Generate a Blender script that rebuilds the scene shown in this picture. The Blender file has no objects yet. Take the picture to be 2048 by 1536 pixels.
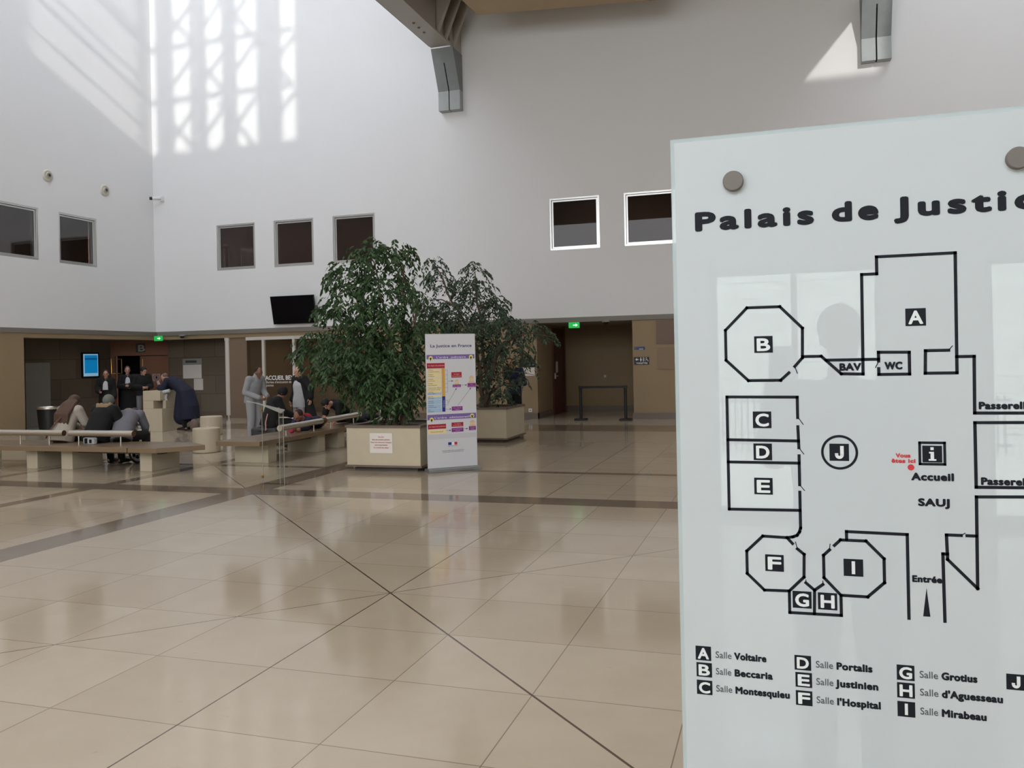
import bpy, math, random
from mathutils import Vector, Matrix, Quaternion
random.seed(7)
C = bpy.context.scene.collection
SC = bpy.context.scene
PI = math.pi

# ------------------------------------------------------------------ camera
H = 1.7406            # eye height of the photographer
YAW, ROLL = -0.308376, 0.021
cam_d = bpy.data.cameras.new('camera')
cam = bpy.data.objects.new('camera', cam_d)
C.objects.link(cam)
f = Vector((math.sin(YAW), math.cos(YAW), 0))
r = Vector((math.cos(YAW), -math.sin(YAW), 0))
d = f.cross(r)
r2 = math.cos(ROLL) * r + math.sin(ROLL) * d
d2 = -math.sin(ROLL) * r + math.cos(ROLL) * d
cam.matrix_world = Matrix(((r2.x, -d2.x, -f.x, 0), (r2.y, -d2.y, -f.y, 0), (r2.z, -d2.z, -f.z, H), (0, 0, 0, 1)))
cam_d.sensor_width = 36.0
cam_d.lens = 1682.0 / 2048 * 36
cam_d.shift_y = -52.4 / 2048
cam_d.clip_start = 0.02
SC.camera = cam

# ------------------------------------------------------------------ world, sun, large lights, exposure
SC.view_settings.view_transform = 'Standard'
SC.view_settings.look = 'None'
SC.view_settings.gamma = 1.0
SC.view_settings.use_curve_mapping = False
SC.view_settings.exposure = 0.15
world = bpy.data.worlds.new('daylight'); SC.world = world
world.use_nodes = True
bg = world.node_tree.nodes['Background']
bg.inputs[0].default_value = (0.80, 0.88, 1.0, 1)
bg.inputs[1].default_value = 11.0

def sun(direction, strength, angle):
    l = bpy.data.lights.new('sunlight', 'SUN'); l.energy = strength; l.angle = angle
    l.color = (1.0, 0.985, 0.95)
    o = bpy.data.objects.new('sunlight', l); C.objects.link(o)
    o.rotation_mode = 'QUATERNION'
    o.rotation_quaternion = Vector(direction).to_track_quat('-Z', 'Y')
    o.location = (8, -10, 24)
SUN = (-0.33, 1.0, -0.39)
sun(SUN, 1.6, math.radians(0.9))

def area(name, loc, direction, sx, sy, power, color):
    l = bpy.data.lights.new(name, 'AREA'); l.shape = 'RECTANGLE'
    l.size, l.size_y = sx, sy; l.energy = power; l.color = color
    o = bpy.data.objects.new(name, l); C.objects.link(o)
    o.rotation_mode = 'QUATERNION'
    o.rotation_quaternion = Vector(direction).to_track_quat('-Z', 'Y')
    o.location = loc
    return o
# daylight through the two roof lights; the front and near lamps are added fill
area('front_daylight_fill', (-5.5, -5.7, 7.2), (0, 1, -0.06), 17, 5.6, 1260, (0.94, 0.962, 1.0))  # lamp before the solid front wall, standing in for daylight from that side
area('left_roof_light_daylight', (-14.2, 15.6, 19.6), (0, 0, -1), 9.5, 12, 450, (0.87, 0.915, 1.0))
area('right_roof_light_daylight', (6.2, 15.6, 19.6), (0, 0, -1), 6.5, 12, 480, (0.92, 0.95, 1.0))
area('near_fill_light', (-7.0, 1.0, 11.7), (0, 0.15, -1), 16, 9, 300, (0.94, 0.965, 1.0))  # added fill lamp under the closed roof; there is no opening above it
# added fill lights that brighten the glazed office and the upper galleries
area('office_fill_light', (-13.6, 24.6, 2.62), (0, 0, -1), 3.5, 1.2, 14, (1.0, 0.9, 0.75))
area('gallery_fill_light', (-14.5, 24.6, 6.70), (0, 0, -1), 6.0, 0.4, 9, (1.0, 0.85, 0.68))
area('gallery_fill_light', (-4.5, 24.6, 6.70), (0, 0, -1), 4.0, 0.4, 6, (1.0, 0.85, 0.68))
area('gallery_fill_light', (-21.3, 18.5, 6.70), (0, 0, -1), 0.4, 4.0, 6, (1.0, 0.85, 0.68))

# ------------------------------------------------------------------ helpers
def lin(c):
    return tuple((v / 255 / 12.92) if v <= 10 else ((v / 255 + 0.055) / 1.055) ** 2.4 for v in c)

def tag(o, label=None, cat=None, group=None, kind=None):
    if label: o['label'] = label
    if cat: o['category'] = cat
    if group: o['group'] = group
    if kind: o['kind'] = kind
    return o

def thing(name, loc, label, cat, group=None, rz=0.0):
    o = bpy.data.objects.new(name, None); C.objects.link(o)
    o.location = loc; o.rotation_euler = (0, 0, rz); o.empty_display_size = 0.1
    return tag(o, label, cat, group)

def origin(p):
    v = Vector((0, 0, 0))
    while p is not None:
        v = v + p.location; p = p.parent
    return v

class MB:
    def __init__(s): s.v = []; s.f = []
    def add(s, vs, fs):
        n = len(s.v); s.v += [tuple(q) for q in vs]; s.f += [tuple(i + n for i in q) for q in fs]; return s
    def box(s, x0, y0, z0, x1, y1, z1):
        vs = [(x0, y0, z0), (x1, y0, z0), (x1, y1, z0), (x0, y1, z0), (x0, y0, z1), (x1, y0, z1), (x1, y1, z1), (x0, y1, z1)]
        return s.add(vs, [(0, 3, 2, 1), (4, 5, 6, 7), (0, 1, 5, 4), (1, 2, 6, 5), (2, 3, 7, 6), (3, 0, 4, 7)])
    def obox(s, o, ax, ay, az):
        o, ax, ay, az = map(Vector, (o, ax, ay, az))
        vs = [o, o + ax, o + ax + ay, o + ay]; vs += [q + az for q in vs]
        return s.add(vs, [(0, 3, 2, 1), (4, 5, 6, 7), (0, 1, 5, 4), (1, 2, 6, 5), (2, 3, 7, 6), (3, 0, 4, 7)])
    def prism(s, poly, z0, z1):
        n = len(poly)
        vs = [(x, y, z0) for x, y in poly] + [(x, y, z1) for x, y in poly]
        fs = [tuple(range(n - 1, -1, -1)), tuple(range(n, 2 * n))] + [(i, (i + 1) % n, n + (i + 1) % n, n + i) for i in range(n)]
        return s.add(vs, fs)
    def prism3(s, poly, e):
        n = len(poly); e = Vector(e); poly = [Vector(q) for q in poly]
        vs = poly + [q + e for q in poly]
        fs = [tuple(range(n - 1, -1, -1)), tuple(range(n, 2 * n))] + [(i, (i + 1) % n, n + (i + 1) % n, n + i) for i in range(n)]
        return s.add(vs, fs)
    def tube(s, pts, rs, n=12, caps=True):
        pts = [Vector(p) for p in pts]
        if not isinstance(rs, (list, tuple)): rs = [rs] * len(pts)
        base = len(s.v); up = None
        for i, p in enumerate(pts):
            t = (pts[min(i + 1, len(pts) - 1)] - pts[max(i - 1, 0)]).normalized()
            if up is None: up = t.orthogonal().normalized()
            up = (up - up.dot(t) * t).normalized(); w = t.cross(up)
            for k in range(n):
                a = 2 * PI * k / n
                s.v.append(tuple(p + (up * math.cos(a) + w * math.sin(a)) * rs[i]))
        for i in range(len(pts) - 1):
            for k in range(n):
                a, b = base + i * n + k, base + i * n + (k + 1) % n
                s.f.append((a, b, b + n, a + n))
        if caps:
            s.f.append(tuple(base + k for k in range(n - 1, -1, -1)))
            s.f.append(tuple(base + (len(pts) - 1) * n + k for k in range(n)))
        return s
    def lathe(s, prof, c=(0, 0, 0), n=32, axis=(0, 0, 1)):
        c = Vector(c); ax = Vector(axis).normalized(); u = ax.orthogonal().normalized(); w = ax.cross(u)
        base = len(s.v)
        for rr, h in prof:
            for k in range(n):
                a = 2 * PI * k / n
                s.v.append(tuple(c + ax * h + (u * math.cos(a) + w * math.sin(a)) * rr))
        for i in range(len(prof) - 1):
            for k in range(n):
                a, b = base + i * n + k, base + i * n + (k + 1) % n
                s.f.append((a, b, b + n, a + n))
        s.f.append(tuple(base + k for k in range(n - 1, -1, -1)))
        s.f.append(tuple(base + (len(prof) - 1) * n + k for k in range(n)))
        return s
    def ell(s, c, R, axes=None, n=14, m=10):
        c = Vector(c); base = len(s.v)
        ax = [Vector(a) for a in axes] if axes else [Vector((1, 0, 0)), Vector((0, 1, 0)), Vector((0, 0, 1))]
        vs = [c - ax[2] * R[2]]
        for i in range(1, m):
            t = -PI / 2 + PI * i / m
            for k in range(n):
                a = 2 * PI * k / n
                vs.append(c + ax[0] * (R[0] * math.cos(t) * math.cos(a)) + ax[1] * (R[1] * math.cos(t) * math.sin(a)) + ax[2] * (R[2] * math.sin(t)))
        vs.append(c + ax[2] * R[2])
        fs = [(0, 1 + (k + 1) % n, 1 + k) for k in range(n)]
        for i in range(m - 2):
            for k in range(n):
                a, b = 1 + i * n + k, 1 + i * n + (k + 1) % n
                fs.append((a, b, b + n, a + n))
        l = len(vs) - 1
        fs += [(l, 1 + (m - 2) * n + k, 1 + (m - 2) * n + (k + 1) % n) for k in range(n)]
        return s.add(vs, fs)
    def cone(s, a, b, ra, rb, n=12):
        a, b = Vector(a), Vector(b)
        s.tube([a, b], [ra, rb], n); s.ell(a, (ra,) * 3, n=n, m=8); s.ell(b, (rb,) * 3, n=n, m=8); return s
    def etube(s, pts, lats, rx, ry, n=20):
        pts = [Vector(p) for p in pts]; base = len(s.v)
        for i, p in enumerate(pts):
            t = (pts[min(i + 1, len(pts) - 1)] - pts[max(i - 1, 0)]).normalized()
            u = Vector(lats[i] if isinstance(lats, list) else lats); u = (u - u.dot(t) * t).normalized(); w = t.cross(u)
            for k in range(n):
                a = 2 * PI * k / n
                s.v.append(tuple(p + u * (math.cos(a) * rx[i]) + w * (math.sin(a) * ry[i])))
        for i in range(len(pts) - 1):
            for k in range(n):
                a, b = base + i * n + k, base + i * n + (k + 1) % n
                s.f.append((a, b, b + n, a + n))
        s.f.append(tuple(base + k for k in range(n - 1, -1, -1)))
        s.f.append(tuple(base + (len(pts) - 1) * n + k for k in range(n)))
        return s
    def mesh(s, name, m, off=Vector((0, 0, 0)), smooth=False):
        me = bpy.data.meshes.new(name)
        me.from_pydata([(x - off.x, y - off.y, z - off.z) for x, y, z in s.v], [], s.f)
        me.update()
        if m: me.materials.append(m)
        if smooth:
            me.polygons.foreach_set('use_smooth', [True] * len(me.polygons))
            try: me.set_sharp_from_angle(angle=math.radians(40))
            except Exception: pass
        return me
    def build(s, name, m, parent=None, smooth=False, bevel=0, base=None, local=False):
        off = Vector((0, 0, 0))
        if parent is not None and not local: off = origin(parent)
        if parent is None and base is not None: off = Vector(base)
        o = bpy.data.objects.new(name, s.mesh(name, m, off, smooth)); C.objects.link(o)
        if parent is not None: o.parent = parent
        elif base is not None: o.location = base
        if bevel:
            b = o.modifiers.new('bevel', 'BEVEL'); b.width = bevel; b.segments = 2; b.limit_method = 'ANGLE'
        return o

def struct(name, mb, m, **k):
    o = mb.build(name, m, **k); o['kind'] = 'structure'; return o

def remeshed(mb, name, m, parent, voxel=0.011, smooth=3):
    tmp = bpy.data.objects.new('tmp', mb.mesh('tmp', None)); C.objects.link(tmp)
    rm = tmp.modifiers.new('r', 'REMESH'); rm.mode = 'VOXEL'; rm.voxel_size = voxel; rm.use_smooth_shade = True
    if smooth:
        sm = tmp.modifiers.new('s', 'SMOOTH'); sm.iterations = smooth; sm.factor = 0.5
    dg = bpy.context.evaluated_depsgraph_get()
    me = bpy.data.meshes.new_from_object(tmp.evaluated_get(dg))
    bpy.data.objects.remove(tmp)
    me.name = name; me.materials.clear(); me.materials.append(m)
    me.polygons.foreach_set('use_smooth', [True] * len(me.polygons))
    o = bpy.data.objects.new(name, me); C.objects.link(o); o.parent = parent
    return o

def copy_tree(o, parent=None):
    c = o.copy(); C.objects.link(c); c.parent = parent
    for ch in list(o.children): copy_tree(ch, c)
    return c

# ------------------------------------------------------------------ materials
def mat(name, rgb, rough=0.6, metal=0.0, spec=0.5, var=0.06, scale=3.0, bump=0.0, emit=None, es=1.0, coat=0.0):
    m = bpy.data.materials.new(name); m.use_nodes = True
    nt = m.node_tree; b = nt.nodes['Principled BSDF']
    c = lin(rgb)
    b.inputs['Roughness'].default_value = rough; b.inputs['Metallic'].default_value = metal
    b.inputs['Specular IOR Level'].default_value = spec
    b.inputs['Coat Weight'].default_value = coat
    if var > 0:
        tc = nt.nodes.new('ShaderNodeTexCoord'); nz = nt.nodes.new('ShaderNodeTexNoise')
        nz.inputs['Scale'].default_value = scale; nz.inputs['Detail'].default_value = 5
        nt.links.new(tc.outputs['Object'], nz.inputs['Vector'])
        mx = nt.nodes.new('ShaderNodeMix'); mx.data_type = 'RGBA'
        mx.inputs['A'].default_value = tuple(min(1, v * (1 - var)) for v in c) + (1,)
        mx.inputs['B'].default_value = tuple(min(1, v * (1 + var)) for v in c) + (1,)
        nt.links.new(nz.outputs['Fac'], mx.inputs['Factor'])
        nt.links.new(mx.outputs['Result'], b.inputs['Base Color'])
        if bump > 0:
            bp = nt.nodes.new('ShaderNodeBump'); bp.inputs['Strength'].default_value = bump; bp.inputs['Distance'].default_value = 0.02
            nt.links.new(nz.outputs['Fac'], bp.inputs['Height']); nt.links.new(bp.outputs['Normal'], b.inputs['Normal'])
    else:
        b.inputs['Base Color'].default_value = c + (1,)
    if emit:
        b.inputs['Emission Color'].default_value = lin(emit) + (1,); b.inputs['Emission Strength'].default_value = es
    return m

def glassy(name, tint=(255, 255, 255), refl=1.0, opac=0.0):
    """thin clear sheet: mostly transparent, mirror reflection by Fresnel"""
    m = bpy.data.materials.new(name); m.use_nodes = True; nt = m.node_tree
    nt.nodes.clear()
    out = nt.nodes.new('ShaderNodeOutputMaterial'); tr = nt.nodes.new('ShaderNodeBsdfTransparent'); gl = nt.nodes.new('ShaderNodeBsdfGlossy')
    fr = nt.nodes.new('ShaderNodeFresnel'); mx = nt.nodes.new('ShaderNodeMixShader'); ma = nt.nodes.new('ShaderNodeMath')
    tr.inputs['Color'].default_value = lin(tint) + (1,); gl.inputs['Roughness'].default_value = 0.01
    fr.inputs['IOR'].default_value = 1.5; ma.operation = 'MULTIPLY_ADD'; ma.inputs[1].default_value = refl; ma.inputs[2].default_value = opac
    nt.links.new(fr.outputs[0], ma.inputs[0]); nt.links.new(ma.outputs[0], mx.inputs[0])
    nt.links.new(tr.outputs[0], mx.inputs[1]); nt.links.new(gl.outputs[0], mx.inputs[2]); nt.links.new(mx.outputs[0], out.inputs[0])
    return m

def frosted(name, rgb, opac):
    m = bpy.data.materials.new(name); m.use_nodes = True; nt = m.node_tree; nt.nodes.clear()
    out = nt.nodes.new('ShaderNodeOutputMaterial'); tr = nt.nodes.new('ShaderNodeBsdfTransparent'); df = nt.nodes.new('ShaderNodeBsdfDiffuse'); mx = nt.nodes.new('ShaderNodeMixShader')
    df.inputs[0].default_value = lin(rgb) + (1,); mx.inputs[0].default_value = opac
    nt.links.new(tr.outputs[0], mx.inputs[1]); nt.links.new(df.outputs[0], mx.inputs[2]); nt.links.new(mx.outputs[0], out.inputs[0])
    return m

class N:
    """tiny expression builder for shader math"""
    def __init__(s, nt): s.nt = nt
    def op(s, o, a, b=None, c=None):
        n = s.nt.nodes.new('ShaderNodeMath'); n.operation = o
        for i, v in enumerate((a, b, c)):
            if v is None: continue
            if isinstance(v, (int, float)): n.inputs[i].default_value = v
            else: s.nt.links.new(v, n.inputs[i])
        return n.outputs[0]

def floor_material():
    m = bpy.data.materials.new('polished_limestone_floor'); m.use_nodes = True; nt = m.node_tree
    b = nt.nodes['Principled BSDF']; n = N(nt)
    tc = nt.nodes.new('ShaderNodeTexCoord'); sp = nt.nodes.new('ShaderNodeSeparateXYZ')
    nt.links.new(tc.outputs['Object'], sp.inputs[0])
    T, gx, gy = 0.78, -2.8116, 5.7093
    u = n.op('DIVIDE', n.op('SUBTRACT', sp.outputs[0], gx), T); v = n.op('DIVIDE', n.op('SUBTRACT', sp.outputs[1], gy), T)
    def near(x, w):   # 1 within w of an integer
        return n.op('LESS_THAN', n.op('ABSOLUTE', n.op('SUBTRACT', x, n.op('ROUND', x))), w)
    def line(x, c, w): return n.op('LESS_THAN', n.op('ABSOLUTE', n.op('SUBTRACT', x, c)), w)
    def band(x, a, c): return line(x, (a + c) / 2, (c - a) / 2)
    mxm = lambda *a: (a[0] if len(a) == 1 else n.op('MAXIMUM', a[0], mxm(*a[1:])))
    fine = mxm(near(u, 0.0038), near(v, 0.0038))
    diag = mxm(line(n.op('ADD', u, v), 0, 0.0125), line(n.op('SUBTRACT', u, v), 0, 0.0085), line(u, 0, 0.006))
    bands = mxm(band(u, -5.6, -5.0), band(u, -8.67, -8.35), band(u, -11.88, -11.6), band(v, 4.95, 5.55), band(v, 8.25, 8.5), band(v, 17.2, 19.4))
    cmb = nt.nodes.new('ShaderNodeCombineXYZ')
    nt.links.new(n.op('FLOOR', u), cmb.inputs[0]); nt.links.new(n.op('FLOOR', v), cmb.inputs[1])
    wn = nt.nodes.new('ShaderNodeTexWhiteNoise'); nt.links.new(cmb.outputs[0], wn.inputs['Vector'])
    nz = nt.nodes.new('ShaderNodeTexNoise'); nz.inputs['Scale'].default_value = 2.2; nz.inputs['Detail'].default_value = 8; nz.inputs['Roughness'].default_value = 0.62
    nt.links.new(tc.outputs['Object'], nz.inputs['Vector'])
    nz2 = nt.nodes.new('ShaderNodeTexNoise'); nz2.inputs['Scale'].default_value = 9; nz2.inputs['Detail'].default_value = 6; nz2.inputs['Roughness'].default_value = 0.7
    nt.links.new(tc.outputs['Object'], nz2.inputs['Vector'])
    def mix(fac, a, c):
        x = nt.nodes.new('ShaderNodeMix'); x.data_type = 'RGBA'
        if isinstance(fac, (int, float)): x.inputs['Factor'].default_value = fac
        else: nt.links.new(fac, x.inputs['Factor'])
        for k, q in (('A', a), ('B', c)):
            if isinstance(q, tuple): x.inputs[k].default_value = q + (1,)
            else: nt.links.new(q, x.inputs[k])
        return x.outputs['Result']
    stone = mix(wn.outputs['Value'], lin((188, 174, 153)), lin((197, 184, 164)))
    stone = mix(n.op('MULTIPLY', n.op('SUBTRACT', nz.outputs['Fac'], 0.35), 1.0), stone, lin((176, 160, 138)))
    rp = nt.nodes.new('ShaderNodeMapRange'); rp.inputs['From Min'].default_value = 0.66; rp.inputs['From Max'].default_value = 0.78
    nt.links.new(nz2.outputs['Fac'], rp.inputs['Value'])
    stone = mix(n.op('MULTIPLY', rp.outputs[0], 0.55), stone, lin((128, 113, 92)))
    bcol = mix(nz.outputs['Fac'], lin((124, 110, 96)), lin((140, 126, 110)))
    col = mix(bands, stone, bcol)
    col = mix(n.op('MULTIPLY', fine, 0.75), col, lin((110, 94, 76)))
    col = mix(diag, col, lin((84, 70, 56)))
    nt.links.new(col, b.inputs['Base Color'])
    rr = n.op('MULTIPLY_ADD', nz.outputs['Fac'], 0.06, 0.06)
    nt.links.new(rr, b.inputs['Roughness'])
    b.inputs['Specular IOR Level'].default_value = 0.5
    return m

def block_material(name, c1, c2, sx, sz, joint, axis, rough=0.75):
    """large stone blocks in staggered courses; axis 'x' or 'y' runs along the wall"""
    m = bpy.data.materials.new(name); m.use_nodes = True; nt = m.node_tree; b = nt.nodes['Principled BSDF']; n = N(nt)
    tc = nt.nodes.new('ShaderNodeTexCoord'); sp = nt.nodes.new('ShaderNodeSeparateXYZ'); nt.links.new(tc.outputs['Object'], sp.inputs[0])
    a = sp.outputs[0] if axis == 'x' else sp.outputs[1]
    zz = n.op('DIVIDE', n.op('SUBTRACT', sp.outputs[2], 0.12), sz); row = n.op('FLOOR', zz)
    xx = n.op('ADD', n.op('DIVIDE', a, sx), n.op('MULTIPLY', n.op('MODULO', row, 2), 0.5))
    e = lambda x, w: n.op('LESS_THAN', n.op('ABSOLUTE', n.op('SUBTRACT', x, n.op('ROUND', x))), w)
    j = n.op('MAXIMUM', e(zz, joint / sz), e(xx, joint / sx))
    cmb = nt.nodes.new('ShaderNodeCombineXYZ'); nt.links.new(n.op('FLOOR', xx), cmb.inputs[0]); nt.links.new(row, cmb.inputs[1])
    wn = nt.nodes.new('ShaderNodeTexWhiteNoise'); nt.links.new(cmb.outputs[0], wn.inputs['Vector'])
    mx = nt.nodes.new('ShaderNodeMix'); mx.data_type = 'RGBA'; mx.inputs['A'].default_value = lin(c1) + (1,); mx.inputs['B'].default_value = lin(c2) + (1,)
    nt.links.new(wn.outputs['Value'], mx.inputs['Factor'])
    m2 = nt.nodes.new('ShaderNodeMix'); m2.data_type = 'RGBA'; nt.links.new(j, m2.inputs['Factor']); nt.links.new(mx.outputs['Result'], m2.inputs['A'])
    m2.inputs['B'].default_value = tuple(v * 0.45 for v in lin(c1)) + (1,)
    nt.links.new(m2.outputs['Result'], b.inputs['Base Color']); b.inputs['Roughness'].default_value = rough
    return m

M = {}
M['white_wall'] = mat('white_painted_wall', (226, 225, 224), 0.75, var=0.012, scale=1.2)
M['white_trim'] = mat('grey_fascia', (150, 146, 140), 0.6, var=0.02)  # grey tone, darker than the white walls
M['soffit'] = mat('beige_timber_soffit', (176, 152, 118), 0.6, var=0.05, scale=4)
M['beige'] = mat('beige_stone_wall', (150, 129, 99), 0.7, var=0.05, scale=1.5)
M['dark_x'] = block_material('dark_stone_blocks', (104, 92, 78), (118, 106, 90), 1.25, 0.62, 0.006, 'x')
M['dark_y'] = block_material('dark_stone_blocks_side', (104, 92, 78), (118, 106, 90), 1.25, 0.62, 0.006, 'y')
M['base'] = mat('baseboard_stone', (112, 98, 86), 0.4, var=0.04)
M['floor'] = floor_material()
M['ceil'] = mat('low_ceiling_paint', (150, 140, 126), 0.8, var=0.02)
M['corridor'] = mat('corridor_timber_wall', (120, 78, 54), 0.6, var=0.1, scale=2)
M['corridor_dark'] = mat('corridor_dark_finish', (70, 62, 56), 0.8, var=0.05)
M['alu'] = mat('brushed_aluminium', (196, 196, 194), 0.28, metal=1.0, var=0.03, scale=20)
M['steel'] = mat('stainless_steel_tube', (222, 216, 206), 0.34, metal=1.0, var=0.02, scale=30)
M['steel_end'] = mat('tube_end_cap', (118, 92, 72), 0.4, metal=0.6, var=0.05)
M['black'] = mat('black_plastic', (18, 18, 20), 0.45, var=0.03)
M['screen_off'] = mat('switched_off_screen', (7, 8, 15), 0.2, spec=0.2, var=0.0)
M['concrete'] = mat('grey_cast_concrete', (134, 138, 138), 0.75, var=0.14, scale=5, bump=0.15)
M['concrete_l'] = mat('pale_cast_concrete', (166, 170, 169), 0.75, var=0.12, scale=6, bump=0.15)
M['beam'] = mat('painted_steel_beam', (168, 160, 148), 0.45, var=0.03)
M['beam_d'] = mat('dark_beam_edge', (92, 84, 78), 0.5, var=0.03)
M['stone'] = mat('cream_limestone', (196, 184, 160), 0.55, var=0.07, scale=7)
M['slab'] = mat('brown_polished_stone', (130, 110, 86), 0.3, var=0.10, scale=5)
M['wood'] = mat('red_brown_veneer', (126, 78, 48), 0.5, var=0.12, scale=2.5)
M['door_red'] = mat('dark_red_door', (92, 42, 32), 0.5, var=0.06)
M['brass'] = mat('brass', (190, 150, 90), 0.3, metal=1.0, var=0.02)
M['grey_panel'] = mat('grey_laminate_panel', (150, 148, 142), 0.6, var=0.03)
M['column'] = mat('pale_painted_column', (206, 200, 190), 0.55, var=0.02)
M['glass'] = glassy('window_glass', (205, 205, 205), 0.55)
M['office_glass'] = glassy('office_glass', (245, 245, 242), 0.8)
M['clear'] = glassy('clear_acrylic', (252, 253, 252), 0.2, 0.0)
M['acr_edge'] = mat('acrylic_edge', (160, 157, 148), 0.3, var=0.0)
M['void'] = mat('painted_shade', (16, 15, 15), 0.9, var=0.0)  # near-black colour paints the shade in the doorway and the bracket slots
M['white'] = mat('white_card', (226, 226, 226), 0.6, var=0.0)
M['paper'] = mat('white_paper', (228, 220, 214), 0.7, var=0.02)
M['ink'] = mat('black_lettering', (26, 29, 35), 0.6, spec=0.15, var=0.0)
M['ink_grey'] = mat('dark_grey_lettering', (74, 78, 82), 0.4, var=0.0)
M['ink_red'] = mat('red_lettering', (190, 44, 48), 0.4, var=0.0)
M['exit'] = mat('green_exit_sign', (20, 150, 60), 0.4, var=0.0, emit=(30, 190, 80), es=0.55)
M['exit_mark'] = mat('white_exit_pictogram', (230, 250, 235), 0.4, var=0.0, emit=(210, 255, 225), es=0.8)
M['soil'] = mat('potting_soil', (58, 50, 42), 0.95, var=0.25, scale=25)
M['bark'] = mat('ficus_bark', (96, 80, 64), 0.85, var=0.25, scale=14, bump=0.4)
M['spot'] = mat('ceiling_spot_glow', (255, 240, 210), 0.5, var=0.0, emit=(255, 244, 224), es=3.0)

def leaf_material(name, a, b_):
    m = bpy.data.materials.new(name); m.use_nodes = True; nt = m.node_tree; b = nt.nodes['Principled BSDF']
    gi = nt.nodes.new('ShaderNodeNewGeometry'); mx = nt.nodes.new('ShaderNodeMix'); mx.data_type = 'RGBA'
    mx.inputs['A'].default_value = lin(a) + (1,); mx.inputs['B'].default_value = lin(b_) + (1,)
    nt.links.new(gi.outputs['Random Per Island'], mx.inputs['Factor']); nt.links.new(mx.outputs['Result'], b.inputs['Base Color'])
    b.inputs['Roughness'].default_value = 0.45; b.inputs['Specular IOR Level'].default_value = 0.35
    return m
M['leaf'] = leaf_material('ficus_leaf', (40, 62, 38), (66, 92, 52))
M['leaf2'] = leaf_material('ficus_leaf_greyer', (46, 64, 50), (78, 96, 74))

# ------------------------------------------------------------------ lettering
def text(name, body, m, o, ux, uy, size, parent, bold=0.0, xs=1.0, align='LEFT', spacing=1.0, width=None, depth=0.0004, label=None):
    """flat lettering with its baseline start at o, running along ux, upright along uy; width (m) fits the run"""
    cu = bpy.data.curves.new('t', 'FONT'); cu.body = body; cu.size = size; cu.align_x = align
    cu.space_character = spacing; cu.extrude = depth; cu.resolution_u = 4
    tmp = bpy.data.objects.new('t', cu); C.objects.link(tmp)
    dg = bpy.context.evaluated_depsgraph_get(); dg.update()
    me = bpy.data.meshes.new_from_object(tmp.evaluated_get(dg)); bpy.data.objects.remove(tmp)
    ux, uy = Vector(ux).normalized(), Vector(uy).normalized(); uz = ux.cross(uy)
    if width and len(me.vertices):
        x0 = min(v.co.x for v in me.vertices); x1 = max(v.co.x for v in me.vertices); xs = width / (x1 - x0)
    off = Vector(o) - (origin(parent) if parent else Vector((0, 0, 0)))
    for v in me.vertices:
        c = v.co.copy(); v.co = off + ux * (c.x * xs) + uy * c.y + uz * c.z
    if bold > 0:      # heavier strokes: overlaid copies of the outline, each moved a little
        vs, fs = [], []; pts = [v.co.copy() for v in me.vertices]; pol = [tuple(p.vertices) for p in me.polygons]
        for k in range(-1, 8):
            a = 2 * PI * k / 8; dd = (ux * math.cos(a) + uy * (math.sin(a) * .8)) * bold if k >= 0 else Vector((0, 0, 0))
            n = len(vs); vs += [tuple(p + dd + uz * (k + 1) * 0.00001) for p in pts]; fs += [tuple(i + n for i in q) for q in pol]
        me = bpy.data.meshes.new(name); me.from_pydata(vs, [], fs); me.update()
    me.name = name; me.materials.clear(); me.materials.append(m)
    ob = bpy.data.objects.new(name, me); C.objects.link(ob)
    if parent: ob.parent = parent
    if label: ob['label'] = label
    return ob

# ------------------------------------------------------------------ the setting
XW, YW, ZB = -19.51, 22.78, 2.83       # white wall planes and the foot of the white walls
def holed(mb, axis, a0, a1, z0, z1, t0, t1, holes):
    As = sorted({a0, a1, *[h[0] for h in holes], *[h[1] for h in holes]}); Zs = sorted({z0, z1, *[h[2] for h in holes], *[h[3] for h in holes]})
    for i in range(len(As) - 1):
        for k in range(len(Zs) - 1):
            ca, cz = (As[i] + As[i + 1]) / 2, (Zs[k] + Zs[k + 1]) / 2
            if any(h[0] < ca < h[1] and h[2] < cz < h[3] for h in holes): continue
            if axis == 'x': mb.box(As[i], t0, Zs[k], As[i + 1], t1, Zs[k + 1])
            else: mb.box(t0, As[i], Zs[k], t1, As[i + 1], Zs[k + 1])
    return mb
struct('floor', MB().box(-25, -6.2, -0.2, 11, 30, 0), M['floor'])
RW = [(-17.08, -15.66), (-14.97, -13.57), (-12.90, -11.48), (-6.07, -4.65), (-3.97, -2.57)]
LW = [(16.86, 18.26), (18.95, 20.35)]
WZ = (4.72, 6.17)
struct('wall_right', holed(MB(), 'x', XW, 10, ZB, 20, YW, YW + 0.3, [(a, b, *WZ) for a, b in RW]), M['white_wall'])
struct('wall_left', holed(MB(), 'y', -6, YW + 0.3, ZB, 20, XW - 0.3, XW, [(a, b, *WZ) for a, b in LW]), M['white_wall'])
struct('wall_east', MB().box(10, -6, 0, 10.3, 8.7, 13.3).box(10, 8.7, 0, 10.3, 30, 20.3), M['white_wall'])
# entrance front behind the viewer: glazed openings at floor level, solid wall above
front = holed(MB(), 'x', XW - 0.3, 10.3, 0, 13, -6.3, -6, [(-0.69, 0.99, 0, 2.63), (1.92, 4.4, 0, 2.63), (-9.5, -3.2, 0, 2.63)])
struct('wall_front', front, M['white_wall'])
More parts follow.
